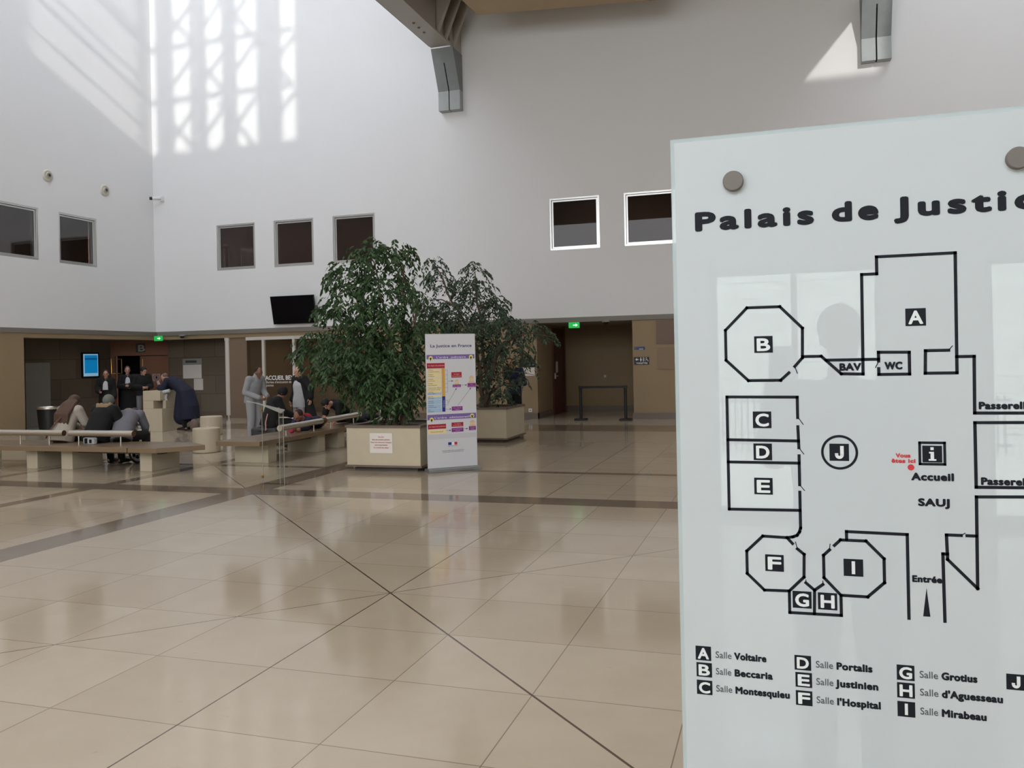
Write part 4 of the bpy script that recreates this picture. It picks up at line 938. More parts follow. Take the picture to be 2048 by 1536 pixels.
# ------------------------------------------------------------------ concrete wall brackets and roof beams
def bracket(x0, x1, label):
    t = thing('wall_bracket', ((x0 + x1) / 2, YW, 8.9), label, 'bracket', 'concrete roof brackets')
    xm = (x0 + x1) / 2; g = .018
    pr = lambda a, b, z0, z1, p0, p1, q: [(q, YW, z0), (q, YW - p0, z0), (q, YW - p1, z1), (q, YW, z1)]
    pj_ = lambda z: .25 + (.50 * (z - 9.45) / (10.52 - 9.45) if z > 9.45 else 0)
    b = MB()
    b.prism3(pr(0, 0, 10.15, 10.52, pj_(10.15), pj_(10.52), x0), (x1 - x0, 0, 0))
    b.prism3(pr(0, 0, 9.45, 10.15, pj_(9.45), pj_(10.15), x0), (xm - g - x0, 0, 0)); b.prism3(pr(0, 0, 9.45, 10.15, pj_(9.45), pj_(10.15), xm + g), (x1 - xm - g, 0, 0))
    b.build('bracket_body', M['concrete'], t)
    f_ = MB(); f_.box(x0, YW - .25, 8.9, xm - g, YW, 9.449).box(xm + g, YW - .25, 8.9, x1, YW, 9.449); f_.build('bracket_foot', M['concrete_l'], t)
    s_ = MB(); s_.prism3([(xm - g, YW, 8.92), (xm - g, YW - .15, 8.92), (xm - g, YW - .15, 9.45), (xm - g, YW - .38, 10.13), (xm - g, YW, 10.13)], (2 * g, 0, 0)); s_.build('slot', M['void'], t)  # dark filler, shade of the gap put into its colour
    return t
bracket(-9.24, -8.58, 'grey concrete bracket on the white wall under the left roof beam')
bracket(2.08, 2.76, 'grey concrete bracket at upper right, partly sunlit, cut by the frame top')
def beam(x0, x1, label, fins, zb=10.54):
    t = thing('roof_beam', ((x0 + x1) / 2, 15, 10.55), label, 'beam', 'steel roof beams')
    b = MB(); b.box(x0, 6, zb, x1, 22.0, zb + .06).box(x0 + .06, 6, zb + .06, x1 - .06, 22.0, 11.9)
    b.build('girder', M['beam'], t)
    MB().box(x0 - .035, 6, zb + .02, x0 - .003, 21.95, zb + .08).build('edge_strip', M['beam_d'], t)
    for k in range(3):
        MB().lathe([(.035, 0), (.035, .02)], ((x0 + x1) / 2 - .03, 20.2 + k * .34, zb), 16, (0, 0, -1)).build('bolt', M['beam_d'], t)  # dark discs standing in for the holes in the beam
    MB().prism3([(x1, 22.0, zb), (x1, YW, zb), (x1, YW, 11.6), (x1, 21.4, 11.6)], (-.05, 0, 0)).build('end_plate', M['beam'], t)
    for k in range(fins):
        y = 22.2 - k * .55
        MB().prism3([(x1 - .05, y, 10.62), (x1 + .02, y, 10.56), (x1 + .75, y - .3, 11.9), (x1 - .05, y, 11.9)], (0, -.035, 0)).build('rib', M['beam'], t)
    return t
beam(-9.22, -8.6, 'painted steel roof beam with dark hole discs meeting the left concrete bracket', 3)
beam(2.12, 2.72, 'painted steel roof beam above the upper right concrete bracket', 0, 11.0)

# small loose things
cp = MB(); cp.etube([(-8.95, 16.62, .47), (-8.9, 17.0, .50), (-8.85, 17.3, .47)], [(1, 0, 0)] * 3, [.18, .24, .14], [.055, .10, .045])
cp.ell((-8.95, 16.85, .52), (.17, .22, .07)).ell((-8.8, 17.1, .49), (.16, .2, .06))
coat_m = mat('navy_fabric', (22, 24, 36), .85, var=.1)
tag(cp.build('folded_coat', coat_m, base=(-8.9, 16.95, .415), smooth=True), 'dark navy coat lying in a heap on the far end of the right bench', 'coat')
t = thing('drink_bottle', (-8.95, 16.45, .415), 'red drink bottle standing on the right bench beside the heaped coat', 'bottle')
MB().lathe([(.034, 0), (.036, .02), (.036, .13), (.016, .18), (.016, .2)], (-8.95, 16.45, .415), 16).build('body', mat('red_drink', (170, 50, 50), .25, var=.02), t, smooth=True)
MB().lathe([(.018, .2), (.018, .225)], (-8.95, 16.45, .415), 12).build('cap', M['paper'], t)

# ------------------------------------------------------------------ people
def skin(rgb): return mat('skin', rgb, .55, var=.04)
def cloth(nm, rgb, rough=.85): return mat(nm, rgb, rough, var=.10, scale=9, bump=.12)
V = Vector
def stand(h=1.68, **kw):
    """joints of a person standing at the origin, facing -Y (left hand on +X)"""
    s = h / 1.70
    P = dict(pelvis=(0, 0, .95), waist=(0, .01, 1.08), chest=(0, .0, 1.27), neck=(0, .015, 1.44), head=(0, -.015, 1.585), face=(0, -1, 0),
             shL=(.175, .01, 1.40), elL=(.22, .03, 1.12), wrL=(.22, -.06, .88), shR=(-.175, .01, 1.40), elR=(-.22, .03, 1.12), wrR=(-.22, -.06, .88),
             hipL=(.09, 0, .93), knL=(.10, -.02, .50), anL=(.10, .02, .09), toL=(.12, -.15, .03), hipR=(-.09, 0, .93), knR=(-.10, -.02, .50), anR=(-.10, .02, .09), toR=(-.12, -.15, .03))
    P = {k: V(v) * (s if k != 'face' else 1) for k, v in P.items()}
    for k, v in kw.items(): P[k] = V(v)
    return P
def lat(P): return (P['shL'] - P['shR']).normalized(), (P['hipL'] - P['hipR']).normalized()
def torso(mb, P, rx, ry, extra=None):
    sl, hl = lat(P); nb = P['chest'].lerp(P['neck'], .75)
    pts = [P['pelvis'] + (P['pelvis'] - P['waist']).normalized() * .10, P['pelvis'], P['waist'], P['chest'], nb, P['neck']]
    lats = [hl, hl, (hl + sl).normalized(), sl, sl, sl]
    mb.etube(pts, lats, rx, ry); return mb
def hand(mb, P, S, curl=.5):
    w, e = P['wr' + S], P['el' + S]; d_ = (w - e).normalized()
    inw = V((-1 if S == 'L' else 1, 0, 0)); inw = (inw - inw.dot(d_) * d_).normalized(); sd = d_.cross(inw) * (1 if S == 'L' else -1)
    if sd.y > 0.2: sd = -sd
    mb.etube([w - d_ * .01, w + d_ * .03, w + d_ * .085], sd, [.026, .038, .038], [.019, .016, .013], 12)
    for k in range(4):
        L = (.070, .082, .076, .060)[k]; b = w + d_ * .083 + sd * (.0285 - .019 * k)
        m_ = b + (d_ * (1 - curl * .4) + inw * curl * .5).normalized() * L * .55; t_ = m_ + (d_ * (1 - curl) + inw * curl * 1.1).normalized() * L * .5
        mb.cone(b, m_, .0095, .0085, 8); mb.cone(m_, t_, .0085, .007, 8)
    b = w + d_ * .025 + sd * .030; m_ = b + (d_ * .7 + sd * .7 + inw * .25).normalized() * .042; t_ = m_ + (d_ * .95 + sd * .2 + inw * .35).normalized() * .032
    mb.cone(b, m_, .012, .010, 8); mb.cone(m_, t_, .010, .008, 8)
def head_axes(P):
    fw = P['face'].normalized(); up = (P['head'] - P['neck']).normalized()
    up = (up + V((0, 0, .6)) * max(0, 1 - abs(fw.z))).normalized() if abs(fw.z) < .5 else up
    up = (up - up.dot(fw) * fw).normalized(); return fw, up, fw.cross(up)
def body(P, k=1.0, hands=True):
    mb = MB(); sl, hl = lat(P); fw, up, rt = head_axes(P); h = P['head']
    torso(mb, P, [.12 * k, .155 * k, .125 * k, .15 * k, .13 * k, .06], [.09 * k, .105 * k, .085 * k, .10 * k, .075 * k, .055])
    mb.cone(P['neck'] - (h - P['neck']).normalized() * .03, h - up * .06, .058, .05, 12)
    mb.ell(h + up * .015, (.074, .092, .105), (rt, fw, up)); mb.ell(h + fw * .025 - up * .055, (.054, .062, .06), (rt, fw, up))
    mb.cone(h + fw * .088 + up * .01, h + fw * .105 - up * .025, .010, .016, 8); mb.ell(h + fw * .083 - up * .062, (.026, .014, .012), (rt, fw, up)); mb.ell(h + fw * .07 - up * .098, (.024, .022, .018), (rt, fw, up))
    for s in (-1, 1):
        mb.ell(h + rt * s * .074 - up * .01 - fw * .005, (.012, .022, .032), (rt, fw, up))
        mb.ell(h + rt * s * .03 + fw * .078 + up * .028, (.024, .012, .009), (rt, fw, up))
    for S in 'LR':
        mb.cone(P['chest'].lerp(P['neck'], .55), P['sh' + S], .07 * k, .062 * k); mb.cone(P['sh' + S], P['el' + S], .055 * k, .043 * k); mb.cone(P['el' + S], P['wr' + S], .043 * k, .028)
        if hands: hand(mb, P, S)
        mb.cone(P['hip' + S], P['kn' + S], .088 * k, .058 * k); mb.cone(P['kn' + S], P['an' + S], .056 * k, .038)
        mb.cone(P['an' + S] - V((0, 0, .03)), P['to' + S], .042, .030); mb.ell(P['an' + S] + (P['an' + S] - P['to' + S]) * .2 - V((0, 0, .045)), (.035, .04, .035))
    return mb
def sleeve(mb, P, S, r=.072, end=1.0, rw=.05, flare=0):
    mb.cone(P['chest'].lerp(P['neck'], .55), P['sh' + S], r * 1.12, r * 1.05); e = P['el' + S]
    if end <= .5: mb.cone(P['sh' + S], P['sh' + S].lerp(e, end * 2), r, r * .95); return
    mb.cone(P['sh' + S], e, r, r * .86); mb.cone(e, e.lerp(P['wr' + S], (end - .5) * 2), r * .84, rw + flare)
def top(P, rx=(.155, .165, .15, .175, .15, .075), ry=(.115, .125, .11, .125, .10, .07), sl=1.0, r=.072, rw=.048, flare=0, hem=.10):
    mb = MB(); torso(mb, P, list(rx), list(ry))
    for S in 'LR': sleeve(mb, P, S, r, sl, rw, flare)
    return mb
def trousers(P, r=1.0, end=.97):
    mb = MB(); hl = lat(P)[1]
    mb.etube([P['pelvis'] - (P['waist'] - P['pelvis']).normalized() * .12, P['pelvis'], P['waist']], hl, [.14, .17, .145], [.11, .125, .108])
    for S in 'LR':
        mb.cone(P['hip' + S], P['kn' + S], .102 * r, .078 * r); mb.cone(P['kn' + S], P['kn' + S].lerp(P['an' + S], end), .075 * r, .062 * r)
    return mb
def shoes(P, m, t, r=1.0):
    for S in 'LR':
        a, b = P['an' + S], P['to' + S]; d_ = V((b.x - a.x, b.y - a.y, 0)).normalized(); sd = V((-d_.y, d_.x, 0))
        z0 = min(a.z, b.z) - .03 if abs(a.z - b.z) < .2 else a.z - .09
        mb = MB(); c_ = V((a.x, a.y, a.z - .035))
        mb.etube([c_ - d_ * .06, c_ - d_ * .02, c_ + d_ * .08, V((b.x, b.y, c_.z - .012)) + d_ * .02, V((b.x, b.y, c_.z - .02)) + d_ * .055], sd, [.028, .042, .046, .046, .02], [.045, .055, .042, .032, .016], 14)
        mb.build('shoe', m, t, smooth=True, local=True)
def hair_cap(P, m, t, back=.02, r=(.084, .098, .105), extra=None):
    fw, up, rt = head_axes(P); mb = MB(); h = P['head']
    mb.ell(h + up * .035 - fw * back, r, (rt, fw, up))
    if extra: extra(mb, h, fw, up, rt)
    # trim the face side free by scooping
    return remeshed(mb, 'hair', m, t, .012, 2)
M['eye'] = mat('dark_eyes', (26, 22, 20), .3, var=0); M['lip'] = mat('lips', (140, 80, 72), .5, var=0)
def face(P, t):
    fw, up, rt = head_axes(P); h = P['head']
    for s in (-1, 1): MB().ell(h + rt * s * .031 + fw * .083 + up * .010, (.011, .006, .007), (rt, fw, up), 10, 6).build('eye', M['eye'], t, smooth=True, local=True)
    MB().ell(h + fw * .092 - up * .060, (.022, .007, .006), (rt, fw, up), 10, 6).build('mouth', M['lip'], t, smooth=True, local=True)
def person(loc, rz, label, P, sk, k=1.0, hands=True):
    t = thing('person', loc, label, 'person', rz=rz)
    remeshed(body(P, k, hands), 'body', skin(sk), t, .0085, 2); face(P, t); return t
def wear(mb, nm, m, t, vox=.012, sm=4): return remeshed(mb, nm, m, t, vox, sm)
black_f, white_f = cloth('black_fabric', (13, 13, 15)), cloth('white_fabric', (188, 188, 192))

# robed lawyers by the far doorway
def robe(P, hem=.12, r0=.26, back=0):
    mb = MB(); sl, hl = lat(P)
    mb.etube([V((P['pelvis'].x, P['pelvis'].y + .02, hem)), V((P['pelvis'].x, P['pelvis'].y + .01, .55)), P['pelvis'], P['waist'], P['chest'], P['chest'].lerp(P['neck'], .75), P['neck']], [hl] * 4 + [sl] * 3, [r0, r0 * .88, .20, .175, .19, .16, .08], [r0 * .75, r0 * .66, .15, .135, .135, .105, .075])
    return mb
def lawyer(loc, rz, label, h, hairc, skc, **kw):
    P = stand(h, **kw); t = person(loc, rz, label, P, skc)
    mb = robe(P)
    for S in 'LR': sleeve(mb, P, S, .08, .97, .075, .02)
    wear(mb, 'robe', black_f, t)
    n_, c_ = P['neck'], P['chest']
    MB().etube([n_ + V((0, -.075, -.02)), n_ + V((0, -.115, -.10)), c_ + V((0, -.16, .0)), c_ + V((0, -.165, -.16))], (1, 0, 0), [.035, .055, .065, .075], [.02] * 4, 12).build('jabot', white_f, t, smooth=True, local=True)
    hair_cap(P, cloth('hair', hairc, .7), t, .022); shoes(P, M['black'], t); return t
lawyer((-18.95, 20.0, 0), .62, 'person in a black court robe with a white jabot, nearest the blue screen', 1.62, (46, 34, 30), (176, 132, 112), wrR=(-.16, -.24, 1.02), elR=(-.25, .0, 1.10))
lawyer((-18.85, 20.75, 0), .75, 'taller person in a black court robe and white jabot before the dark doorway', 1.72, (72, 58, 50), (176, 134, 114), wrL=(.06, -.26, 1.14), elL=(.24, -.04, 1.12), wrR=(-.02, -.25, 1.12), elR=(-.24, -.04, 1.12))
# person in the black puffer jacket
P = stand(1.70, head=(.03, -.06, 1.57), face=(.25, -.9, -.25), wrL=(.10, -.24, 1.1), wrR=(-.10, -.24, 1.1), elL=(.25, .0, 1.12), elR=(-.25, 0, 1.12), knL=(.12, -.10, .50), anL=(.12, .05, .09), toL=(.1, -.12, .03))
t = person((-18.05, 20.45, 0), 1.0, 'person in black puffer jacket and grey jeans left of the writing stand', P, (180, 140, 120))
wear(top(P, (.22, .215, .205, .215, .17, .09), (.165, .165, .16, .16, .13, .09), r=.098, rw=.075), 'puffer_jacket', black_f, t); wear(trousers(P, .9), 'jeans', cloth('grey_denim', (112, 114, 116)), t)
shoes(P, cloth('white_trainers', (216, 216, 218)), t); hair_cap(P, cloth('hair', (30, 26, 24), .7), t, .02, (.09, .104, .11)); MB().ell(P['neck'] + V((0, .1, -.02)), (.13, .08, .08)).build('hood', black_f, t, smooth=True, local=True)
# man in the navy robe leaning on the stand
P = stand(1.74, pelvis=(.10, .0, 1.0), waist=(-.02, 0, 1.12), chest=(-.22, 0, 1.27), neck=(-.42, 0, 1.36), head=(-.57, .0, 1.40), face=(-.75, 0, -.66), shL=(-.36, .17, 1.32), shR=(-.36, -.18, 1.32), elL=(-.48, .24, 1.12), wrL=(-.68, .10, 1.16), elR=(-.45, -.22, 1.10), wrR=(-.71, -.06, 1.15),
          hipL=(.10, .09, .98), hipR=(.10, -.09, .98), knL=(.12, .10, .53), anL=(.22, .10, .09), toL=(.05, .12, .03), knR=(.06, -.10, .53), anR=(.12, -.1, .09), toR=(-.05, -.12, .03))
t = person((-15.12, 18.62, 0), 0.0, 'balding man in a long navy court robe leaning on the cream writing stand', P, (186, 140, 120))
mb = MB()
mb.etube([V((.22, 0, .30)), V((.20, 0, .62)), V((.10, 0, 1.0)), V((-.04, 0, 1.13)), V((-.24, 0, 1.28)), V((-.36, 0, 1.34)), V((-.43, 0, 1.37))], (0, 1, 0), [.25, .25, .22, .20, .21, .17, .08], [.24, .25, .215, .17, .155, .11, .08])
mb.cone((.02, 0, .95), (-.04, 0, .36), .20, .22)
for S in 'LR': sleeve(mb, P, S, .088, .9, .08, .01)
wear(mb, 'robe', cloth('navy_robe', (24, 28, 50)), t); shoes(P, M['black'], t); wear(trousers(P, .9), 'trousers', black_f, t)
hair_cap(P, cloth('hair', (120, 96, 84), .7), t, .05, (.078, .07, .075))
MB().tube([(-.20, -.26, 1.07), (-.38, -.30, 1.03)], .045, 12).build('white_cuff', white_f, t, smooth=True, local=True)
MB().etube([(-.36, -.22, .80), (-.36, -.24, .88), (-.34, -.22, .98)], (1, 0, 0), [.05, .04, .03], [.012] * 3, 10).build('white_band', white_f, t, smooth=True, local=True)
ph = MB().obox((0, 0, 0), (.07, 0, .03), (0, .012, 0), (-.06, 0, .13)).build('phone', mat('phone_shell', (176, 150, 150), .3, var=0), base=None); ph.location = (-15.86, 18.57, 1.17); tag(ph, 'phone held by the man leaning on the cream writing stand', 'phone')
t = thing('shoulder_bag', (-14.65, 18.45, 0), 'grey-brown bag on the floor behind the legs of the navy-robed man', 'bag')
MB().ell((-14.62, 18.42, .16), (.13, .10, .16)).build('body', cloth('taupe_bag', (112, 98, 88)), t, smooth=True); MB().tube([(-14.68, 18.42, .28), (-14.65, 18.42, .36), (-14.59, 18.42, .36), (-14.56, 18.42, .28)], .012, 8).build('handle', M['black'], t, smooth=True)

# three people seated on the left bench, backs to the viewer
def seated(lean=.15, hd=.0, twist=0, **kw):
    """sitting on a .415 m seat, facing -Y, feet forward"""
    P = dict(pelvis=(0, 0, .52), waist=(0, -.01 - lean * .25, .66), chest=(0, -.03 - lean * .8, .86), neck=(0, -.06 - lean * 1.25, 1.02), head=(0, -.11 - lean * 1.7, 1.13 - hd), face=(0, -.85, -.5),
             shL=(.18, -.05 - lean * 1.15, .97), elL=(.24, -.16 - lean, .74), wrL=(.12, -.38 - lean * .6, .66), shR=(-.18, -.05 - lean * 1.15, .97), elR=(-.24, -.16 - lean, .74), wrR=(-.12, -.38 - lean * .6, .66),
             hipL=(.09, -.02, .50), knL=(.12, -.44, .50), anL=(.12, -.46, .09), toL=(.13, -.62, .03), hipR=(-.09, -.02, .50), knR=(-.12, -.44, .50), anR=(-.12, -.46, .09), toR=(-.13, -.62, .03))
    P = {k: V(v) for k, v in P.items()}
    for k, v in kw.items(): P[k] = V(v)
    return P
SY = 11.75
P = seated(.12, 0, head=(-.02, -.25, 1.10), face=(-.1, -.8, -.5))
t = person((-12.12, SY, 0), PI, 'woman in a cream coat with long brown hair seated on the left bench', P, (190, 148, 128))
wear(top(P, (.235, .24, .20, .205, .165, .09), (.17, .17, .15, .15, .12, .08), r=.088, rw=.065), 'coat', cloth('cream_wool', (178, 168, 156)), t); wear(trousers(P), 'trousers', black_f, t); shoes(P, M['black'], t)
def longhair(mb, h, fw, up, rt):
    for k in range(15):
        a = (k - 7) / 7; s_ = h + rt * a * .085 - fw * (.075 - .05 * abs(a)) + up * .03
        mb.tube([s_, s_ - up * .08 + V((0, .07, -.02)) + rt * a * .04, V((h.x + rt.x * a * .13, .04 - .02 * abs(a), .90)), V((h.x + rt.x * a * .15, .075 - .03 * abs(a), .76 + .03 * math.sin(k * 2.1)))], [.04, .045, .042, .012], 8)
hair_cap(P, cloth('brown_hair', (84, 60, 46), .6), t, .02, (.09, .105, .11), longhair)
MB().etube([P['shR'] + V((.06, .06, .05)), V((-.05, .10, .84)), V((.12, .165, .62)), V((.2, .16, .5))], (.5, 0, .5), [.018] * 4, [.006] * 4, 8).build('bag_strap', cloth('brown_strap', (96, 66, 54)), t, smooth=True, local=True)
P = seated(.16, .02, head=(.02, -.32, 1.10), face=(.3, -.7, -.6))
t = person((-11.38, SY, 0), PI, 'grey-haired person in a black fur-hooded coat, middle of the three on the left bench', P, (184, 140, 122))
wear(top(P, (.24, .245, .22, .225, .18, .09), (.18, .18, .165, .165, .13, .09), r=.10, rw=.07), 'coat', black_f, t); wear(trousers(P), 'trousers', black_f, t); shoes(P, M['black'], t)
hair_cap(P, cloth('grey_hair', (112, 114, 106), .8), t, .015, (.098, .11, .11)); fu = MB()
for k in range(22):
    a = PI * (k / 21); fu.ell(P['neck'] + V((.135 * math.cos(a), .03 + .10 * math.sin(a), .02 + .025 * math.sin(k * 2.4))), (.034, .032, .036 + .012 * math.sin(k * 3.1)))
wear(fu, 'fur_trim', cloth('tan_fur', (150, 128, 96), .95), t, .012, 2)
P = seated(.34, .10, waist=(.05, -.10, .68), chest=(.12, -.28, .82), neck=(.19, -.46, .86), head=(.26, -.60, .84), face=(0.2, -.5, -.85), shL=(.30, -.36, .86), shR=(-.02, -.42, .86), elR=(-.02, -.55, .64), wrR=(.08, -.66, .52), elL=(.36, -.45, .64), wrL=(.28, -.62, .52))
t = person((-11.02, SY + .22, 0), PI, 'person in a grey hooded sweatshirt bent forward at the left bench', P, (190, 146, 126))
wear(top(P, (.20, .205, .195, .20, .16, .09), (.15, .15, .15, .15, .12, .09), r=.085, rw=.06), 'sweatshirt', cloth('grey_sweat', (112, 112, 120)), t); wear(trousers(P), 'trousers', black_f, t); shoes(P, white_f, t)
hair_cap(P, cloth('hair', (70, 56, 70), .7), t, .02); MB().ell(P['neck'] + V((0, .08, .06)), (.10, .08, .06)).build('hood', cloth('tan_hood', (150, 132, 110)), t, smooth=True, local=True)
t = thing('carrier_bag', (-11.2, 11.5, .415), 'small black and white carrier bag on the left bench under the rail', 'bag')
MB().box(-11.38, 11.46, .415, -11.14, 11.54, .53).build('body', white_f, t, bevel=.02); MB().box(-11.34, 11.455, .43, -11.28, 11.461, .52).box(-11.24, 11.455, .44, -11.19, 11.461, .5).build('print', M['black'], t)
wh = thing('trolley_wheel', (-10.95, 12.25, 0), 'round black wheel showing under the left bench', 'wheel')
wt = MB(); wt.tube([V((-10.95 + .17 * math.cos(a), 12.25, .19 + .17 * math.sin(a))) for a in [2 * PI * k / 28 for k in range(29)]], .02, 8, False); wt.build('tyre', M['black'], wh, smooth=True)
MB().lathe([(.04, -.02), (.04, .02)], (-10.95, 12.25, .19), 16, (0, 1, 0)).build('hub', M['grey_panel'], wh); wsp = MB()
for k in range(6): a = 2 * PI * k / 6; wsp.tube([(-10.95, 12.25, .19), (-10.95 + .16 * math.cos(a), 12.25, .19 + .16 * math.sin(a))], .004, 6)
wsp.build('spokes', M['alu'], wh)

# group around the right bench
P = stand(1.70, pelvis=(0, .05, .95), waist=(0, .03, 1.08), chest=(0, -.04, 1.26), neck=(0, -.09, 1.42), head=(0, -.17, 1.53), face=(0, -.9, -.42), shL=(.175, -.06, 1.38), shR=(-.175, -.06, 1.38), elL=(.23, -.07, 1.10), wrL=(.12, -.30, 1.0), elR=(-.22, .02, 1.10), wrR=(-.10, -.28, .98))
t = person((-11.22, 16.15, 0), PI / 2 - .25, 'man in a pale grey tracksuit standing at the left of the group, looking down', P, (126, 88, 70))
g_ = cloth('pale_grey_jersey', (154, 155, 158))
mb = top(P, (.19, .19, .175, .19, .155, .075), (.145, .15, .14, .14, .11, .07), r=.082, rw=.056); mb.cone(P['neck'] - V((0, 0, .03)), P['neck'] + V((0, -.03, .05)), .085, .075)
wear(mb, 'track_jacket', g_, t); wear(trousers(P, 1.12), 'track_trousers', g_, t); shoes(P, white_f, t); hair_cap(P, cloth('hair', (34, 28, 26), .8), t, .03, (.08, .085, .085))
P = stand(1.64, face=(-.15, -1, -.05), elR=(-.27, .06, 1.10), wrR=(-.33, .02, .90), elL=(.36, .05, 1.16), wrL=(.42, .0, .95), shL=(.17, .01, 1.36), shR=(-.17, .01, 1.36))
t = person((-10.17, 16.35, 0), -.45, 'young woman with a white top under an open black coat, standing behind the rail', P, (190, 146, 120))
wear(MB().etube([V((0, 0, .74)), V((0, 0, .9)), P['waist'], P['chest'], P['chest'].lerp(P['neck'], .75), P['neck'] + V((0, 0, -.01))], (1, 0, 0), [.20, .195, .175, .185, .155, .07], [.135, .135, .125, .13, .10, .065]), 'white_top', white_f, t)
mb = MB(); mb.etube([V((.10, .10, .50)), V((.06, .09, .85)), V((.02, .07, 1.1)), V((0, .06, 1.28)), V((0, .04, 1.39)), V((0, .04, 1.44))], (1, 0, 0), [.36, .30, .22, .20, .165, .085], [.10, .10, .10, .10, .10, .06])
for S, x in (('L', 1), ('R', -1)):
    sleeve(mb, P, S, .095, .97, .075); mb.etube([V((.36 * x + .10, .03, .52)), V((.29 * x + .03, .02, .9)), V((.215 * x, -.01, 1.2)), V((.13 * x, -.03, 1.37))], (.5, .8 * x, 0), [.10, .09, .07, .045], [.03, .03, .03, .025])
wear(mb, 'open_coat', black_f, t); wear(trousers(P, 1.05), 'trousers', cloth('light_trousers', (176, 172, 172)), t); shoes(P, white_f, t)
hair_cap(P, cloth('hair', (44, 32, 28), .7), t, .03, (.08, .088, .088), lambda mb, h, fw, up, rt: mb.ell(h - fw * .11 + up * .05, (.04, .045, .045)))
# dark seated person seen from behind with a pink strap, on a dark suitcase
P = seated(.10, .0)
P = {k: (v + V((0, 0, -.03)) if k not in ('face', 'anL', 'anR', 'toL', 'toR') else v) for k, v in P.items()}
t = person((-10.33, 15.40, 0), PI - .9, 'person in a black padded jacket sitting low between the grey-clad man and young woman', P, (150, 110, 92))
wear(top(P, (.26, .255, .225, .225, .18, .09), (.19, .185, .17, .17, .14, .09), r=.10, rw=.07), 'padded_jacket', black_f, t); wear(trousers(P), 'trousers', black_f, t); shoes(P, M['black'], t)
hair_cap(P, cloth('hair', (24, 22, 22), .8), t, .01, (.10, .112, .115))
MB().etube([V((-.26, .05, .68)), V((-.30, .10, .50)), V((-.36, .10, .34))], (1, .5, 0), [.022] * 3, [.006] * 3, 8).build('pink_strap', cloth('pink_strap', (196, 132, 136)), t, smooth=True, local=True)
sc = thing('suitcase', (-10.3, 15.32, 0), 'dark grey suitcase used as a seat, seen through the clear lectern', 'suitcase')
MB().box(-10.62, 15.14, .05, -10.02, 15.50, .38).build('shell', cloth('charcoal_case', (58, 60, 60), .5), sc, bevel=.04)
for x in (-10.55, -10.1):
    for y in (15.20, 15.44): MB().lathe([(.025, -.012), (.025, .012)], (x, y, .025), 12, (1, 0, 0)).build('wheel', M['black'], sc)
MB().tube([(-10.42, 15.14, .33), (-10.42, 15.10, .33), (-10.22, 15.10, .33), (-10.22, 15.14, .33)], .012, 8).build('handle', M['black'], sc, smooth=True)
# boy lying along the right bench
P = dict(pelvis=(0, .55, .53), waist=(0, .40, .55), chest=(0, .20, .57), neck=(0, .02, .645), head=(0, -.10, .715), face=(-.35, -.7, -.6), shL=(.15, .06, .60), elL=(.17, -.08, .47), wrL=(.05, -.24, .46), shR=(-.15, .06, .60), elR=(-.17, -.08, .47), wrR=(-.05, -.24, .46),
         hipL=(.08, .58, .52), knL=(-.28, .70, .50), anL=(-.52, .76, .09), toL=(-.66, .80, .03), hipR=(-.08, .50, .52), knR=(-.32, .50, .50), anR=(-.54, .52, .09), toR=(-.68, .54, .03))
P = {k: V(v) for k, v in P.items()}
t = person((-8.90, 14.35, 0), 0, 'boy with cropped hair and blue top lying along the right bench, head by the rail', P, (150, 104, 84))
wear(top(P, (.14, .16, .16, .175, .14, .07), (.10, .11, .11, .11, .10, .065), r=.07, rw=.05), 'blue_top', cloth('blue_jersey', (22, 28, 58)), t); wear(trousers(P, .85), 'trousers', cloth('navy_trousers', (24, 26, 44)), t)
shoes(P, black_f, t); hair_cap(P, cloth('hair', (52, 34, 28), .8), t, .02, (.079, .09, .09)); MB().ell(P['neck'] + V((.02, .10, .03)), (.14, .07, .07)).build('red_hood', cloth('red_hood', (150, 36, 36)), t, smooth=True, local=True)
t = thing('toy', (-8.72, 13.8, .415), 'small pink and tan soft toy on the right bench below the rail', 'toy')
MB().ell((-8.74, 13.75, .475), (.06, .06, .06)).build('body', cloth('pink_plush', (190, 60, 90)), t, smooth=True); MB().ell((-8.70, 13.92, .46), (.045, .045, .045)).build('head', cloth('tan_plush', (170, 120, 90)), t, smooth=True)
# boy in a black t-shirt bent over the bench
P = dict(pelvis=(.40, .05, .62), waist=(.28, .03, .72), chest=(.08, 0, .84), neck=(-.10, 0, .87), head=(-.23, 0, .87), face=(-.62, -.25, -.75), shL=(-.04, .15, .84), elL=(-.10, .18, .60), wrL=(-.12, .08, .45), shR=(-.04, -.16, .84), elR=(-.08, -.19, .60), wrR=(-.14, -.10, .46),
         hipL=(.42, .12, .60), knL=(.34, .20, .50), anL=(.75, .2, .47), toL=(.86, .2, .44), hipR=(.42, -.05, .60), knR=(.34, -.12, .50), anR=(.75, -.12, .47), toR=(.86, -.12, .44))
P = {k: V(v) for k, v in P.items()}
t = person((-8.90, 15.62, .0), 1.35, 'dark-haired boy in a black t-shirt kneeling bent over on the right bench', P, (186, 138, 116))
wear(top(P, (.14, .16, .15, .165, .14, .07), (.11, .12, .11, .115, .10, .065), sl=.36, r=.075), 't_shirt', black_f, t); wear(trousers(P, .95), 'trousers', cloth('dark_trousers', (30, 30, 34)), t); shoes(P, M['black'], t)
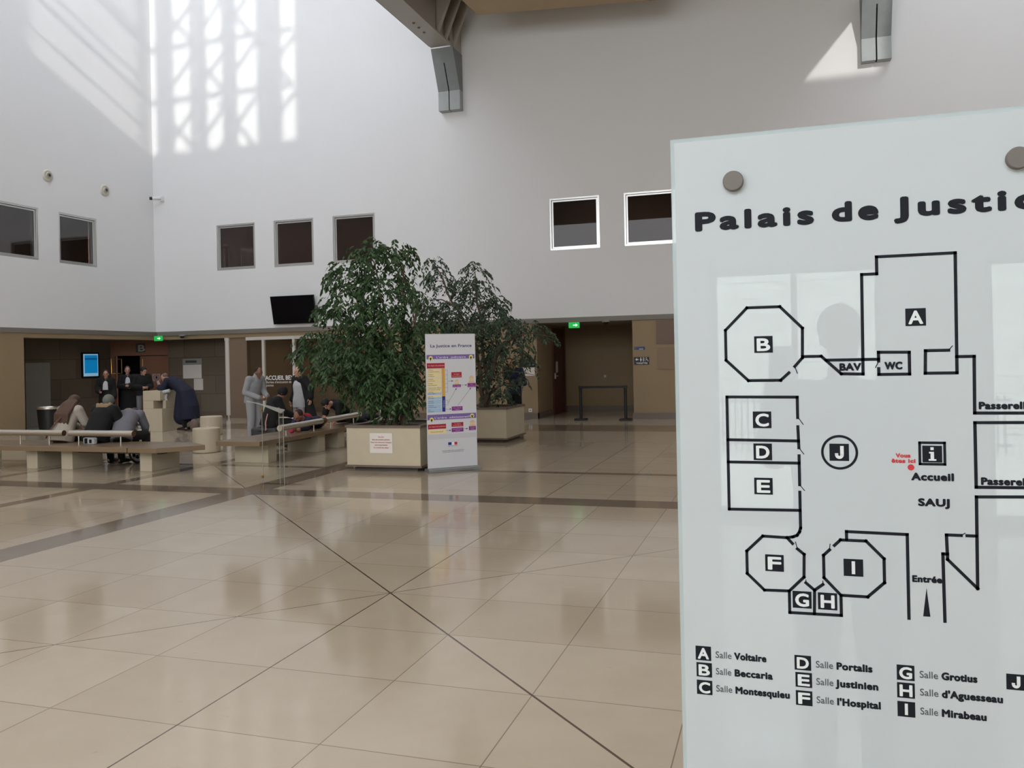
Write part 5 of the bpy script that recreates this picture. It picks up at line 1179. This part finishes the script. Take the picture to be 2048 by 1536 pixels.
hair_cap(P, cloth('hair', (26, 22, 22), .7), t, .01, (.088, .10, .10))
# man behind the rear tree
P = stand(1.74, elL=(.26, .04, 1.14), wrL=(.08, -.22, 1.18), elR=(-.26, .04, 1.14), wrR=(-.05, -.24, 1.17), knL=(.14, -.02, .5), anL=(.17, .02, .09), toL=(.24, -.15, .03))
t = person((-6.0, 18.95, 0), -.3, 'man in a dark blue jacket and black trousers standing behind the rear ficus tree', P, (176, 128, 108))
wear(top(P, (.20, .20, .18, .20, .16, .08), (.15, .15, .14, .145, .11, .075), r=.085, rw=.06), 'jacket', cloth('blue_jacket', (30, 38, 62)), t); wear(trousers(P, 1.0), 'trousers', black_f, t); shoes(P, mat('brown_leather', (74, 46, 34), .4, var=.05), t)
hair_cap(P, cloth('hair', (50, 40, 34), .7), t, .025, (.08, .088, .09)); MB().etube([V((0, -.15, 1.12)), V((0, -.155, .98))], (1, 0, 0), [.05, .06], [.012] * 2, 10).build('shirt_front', cloth('pale_shirt', (150, 156, 168)), t, smooth=True, local=True)
# the photographer, visible as the mirrored silhouette in the map panel
P = stand(1.86, face=(-.2, -1, 0), head=(0, -.02, 1.80), neck=(0, .01, 1.63), shL=(.20, .01, 1.55), shR=(-.20, .01, 1.55), chest=(0, 0, 1.38), elL=(.26, -.14, 1.36), wrL=(.235, -.13, 1.60), elR=(-.22, -.16, 1.32), wrR=(.13, -.17, 1.58))
t = person((.23, -.42, 0), PI, 'person photographing the hall, mirrored as a silhouette in the map panel', P, (150, 116, 100))
wear(top(P, (.20, .20, .19, .21, .17, .085), (.15, .15, .14, .145, .12, .08), r=.085, rw=.06), 'jacket', cloth('grey_blue_jacket', (84, 92, 104)), t); wear(trousers(P, 1.05), 'trousers', cloth('blue_trousers', (90, 100, 120)), t); shoes(P, black_f, t)
hair_cap(P, cloth('hair', (50, 44, 40), .8), t, .03, (.084, .094, .095))
tag(MB().box(-.04, -.075, H - .11, .04, -.065, H + .02).build('phone', M['black'], base=(0, -.07, H)), 'phone held up by the mirrored photographer', 'phone')
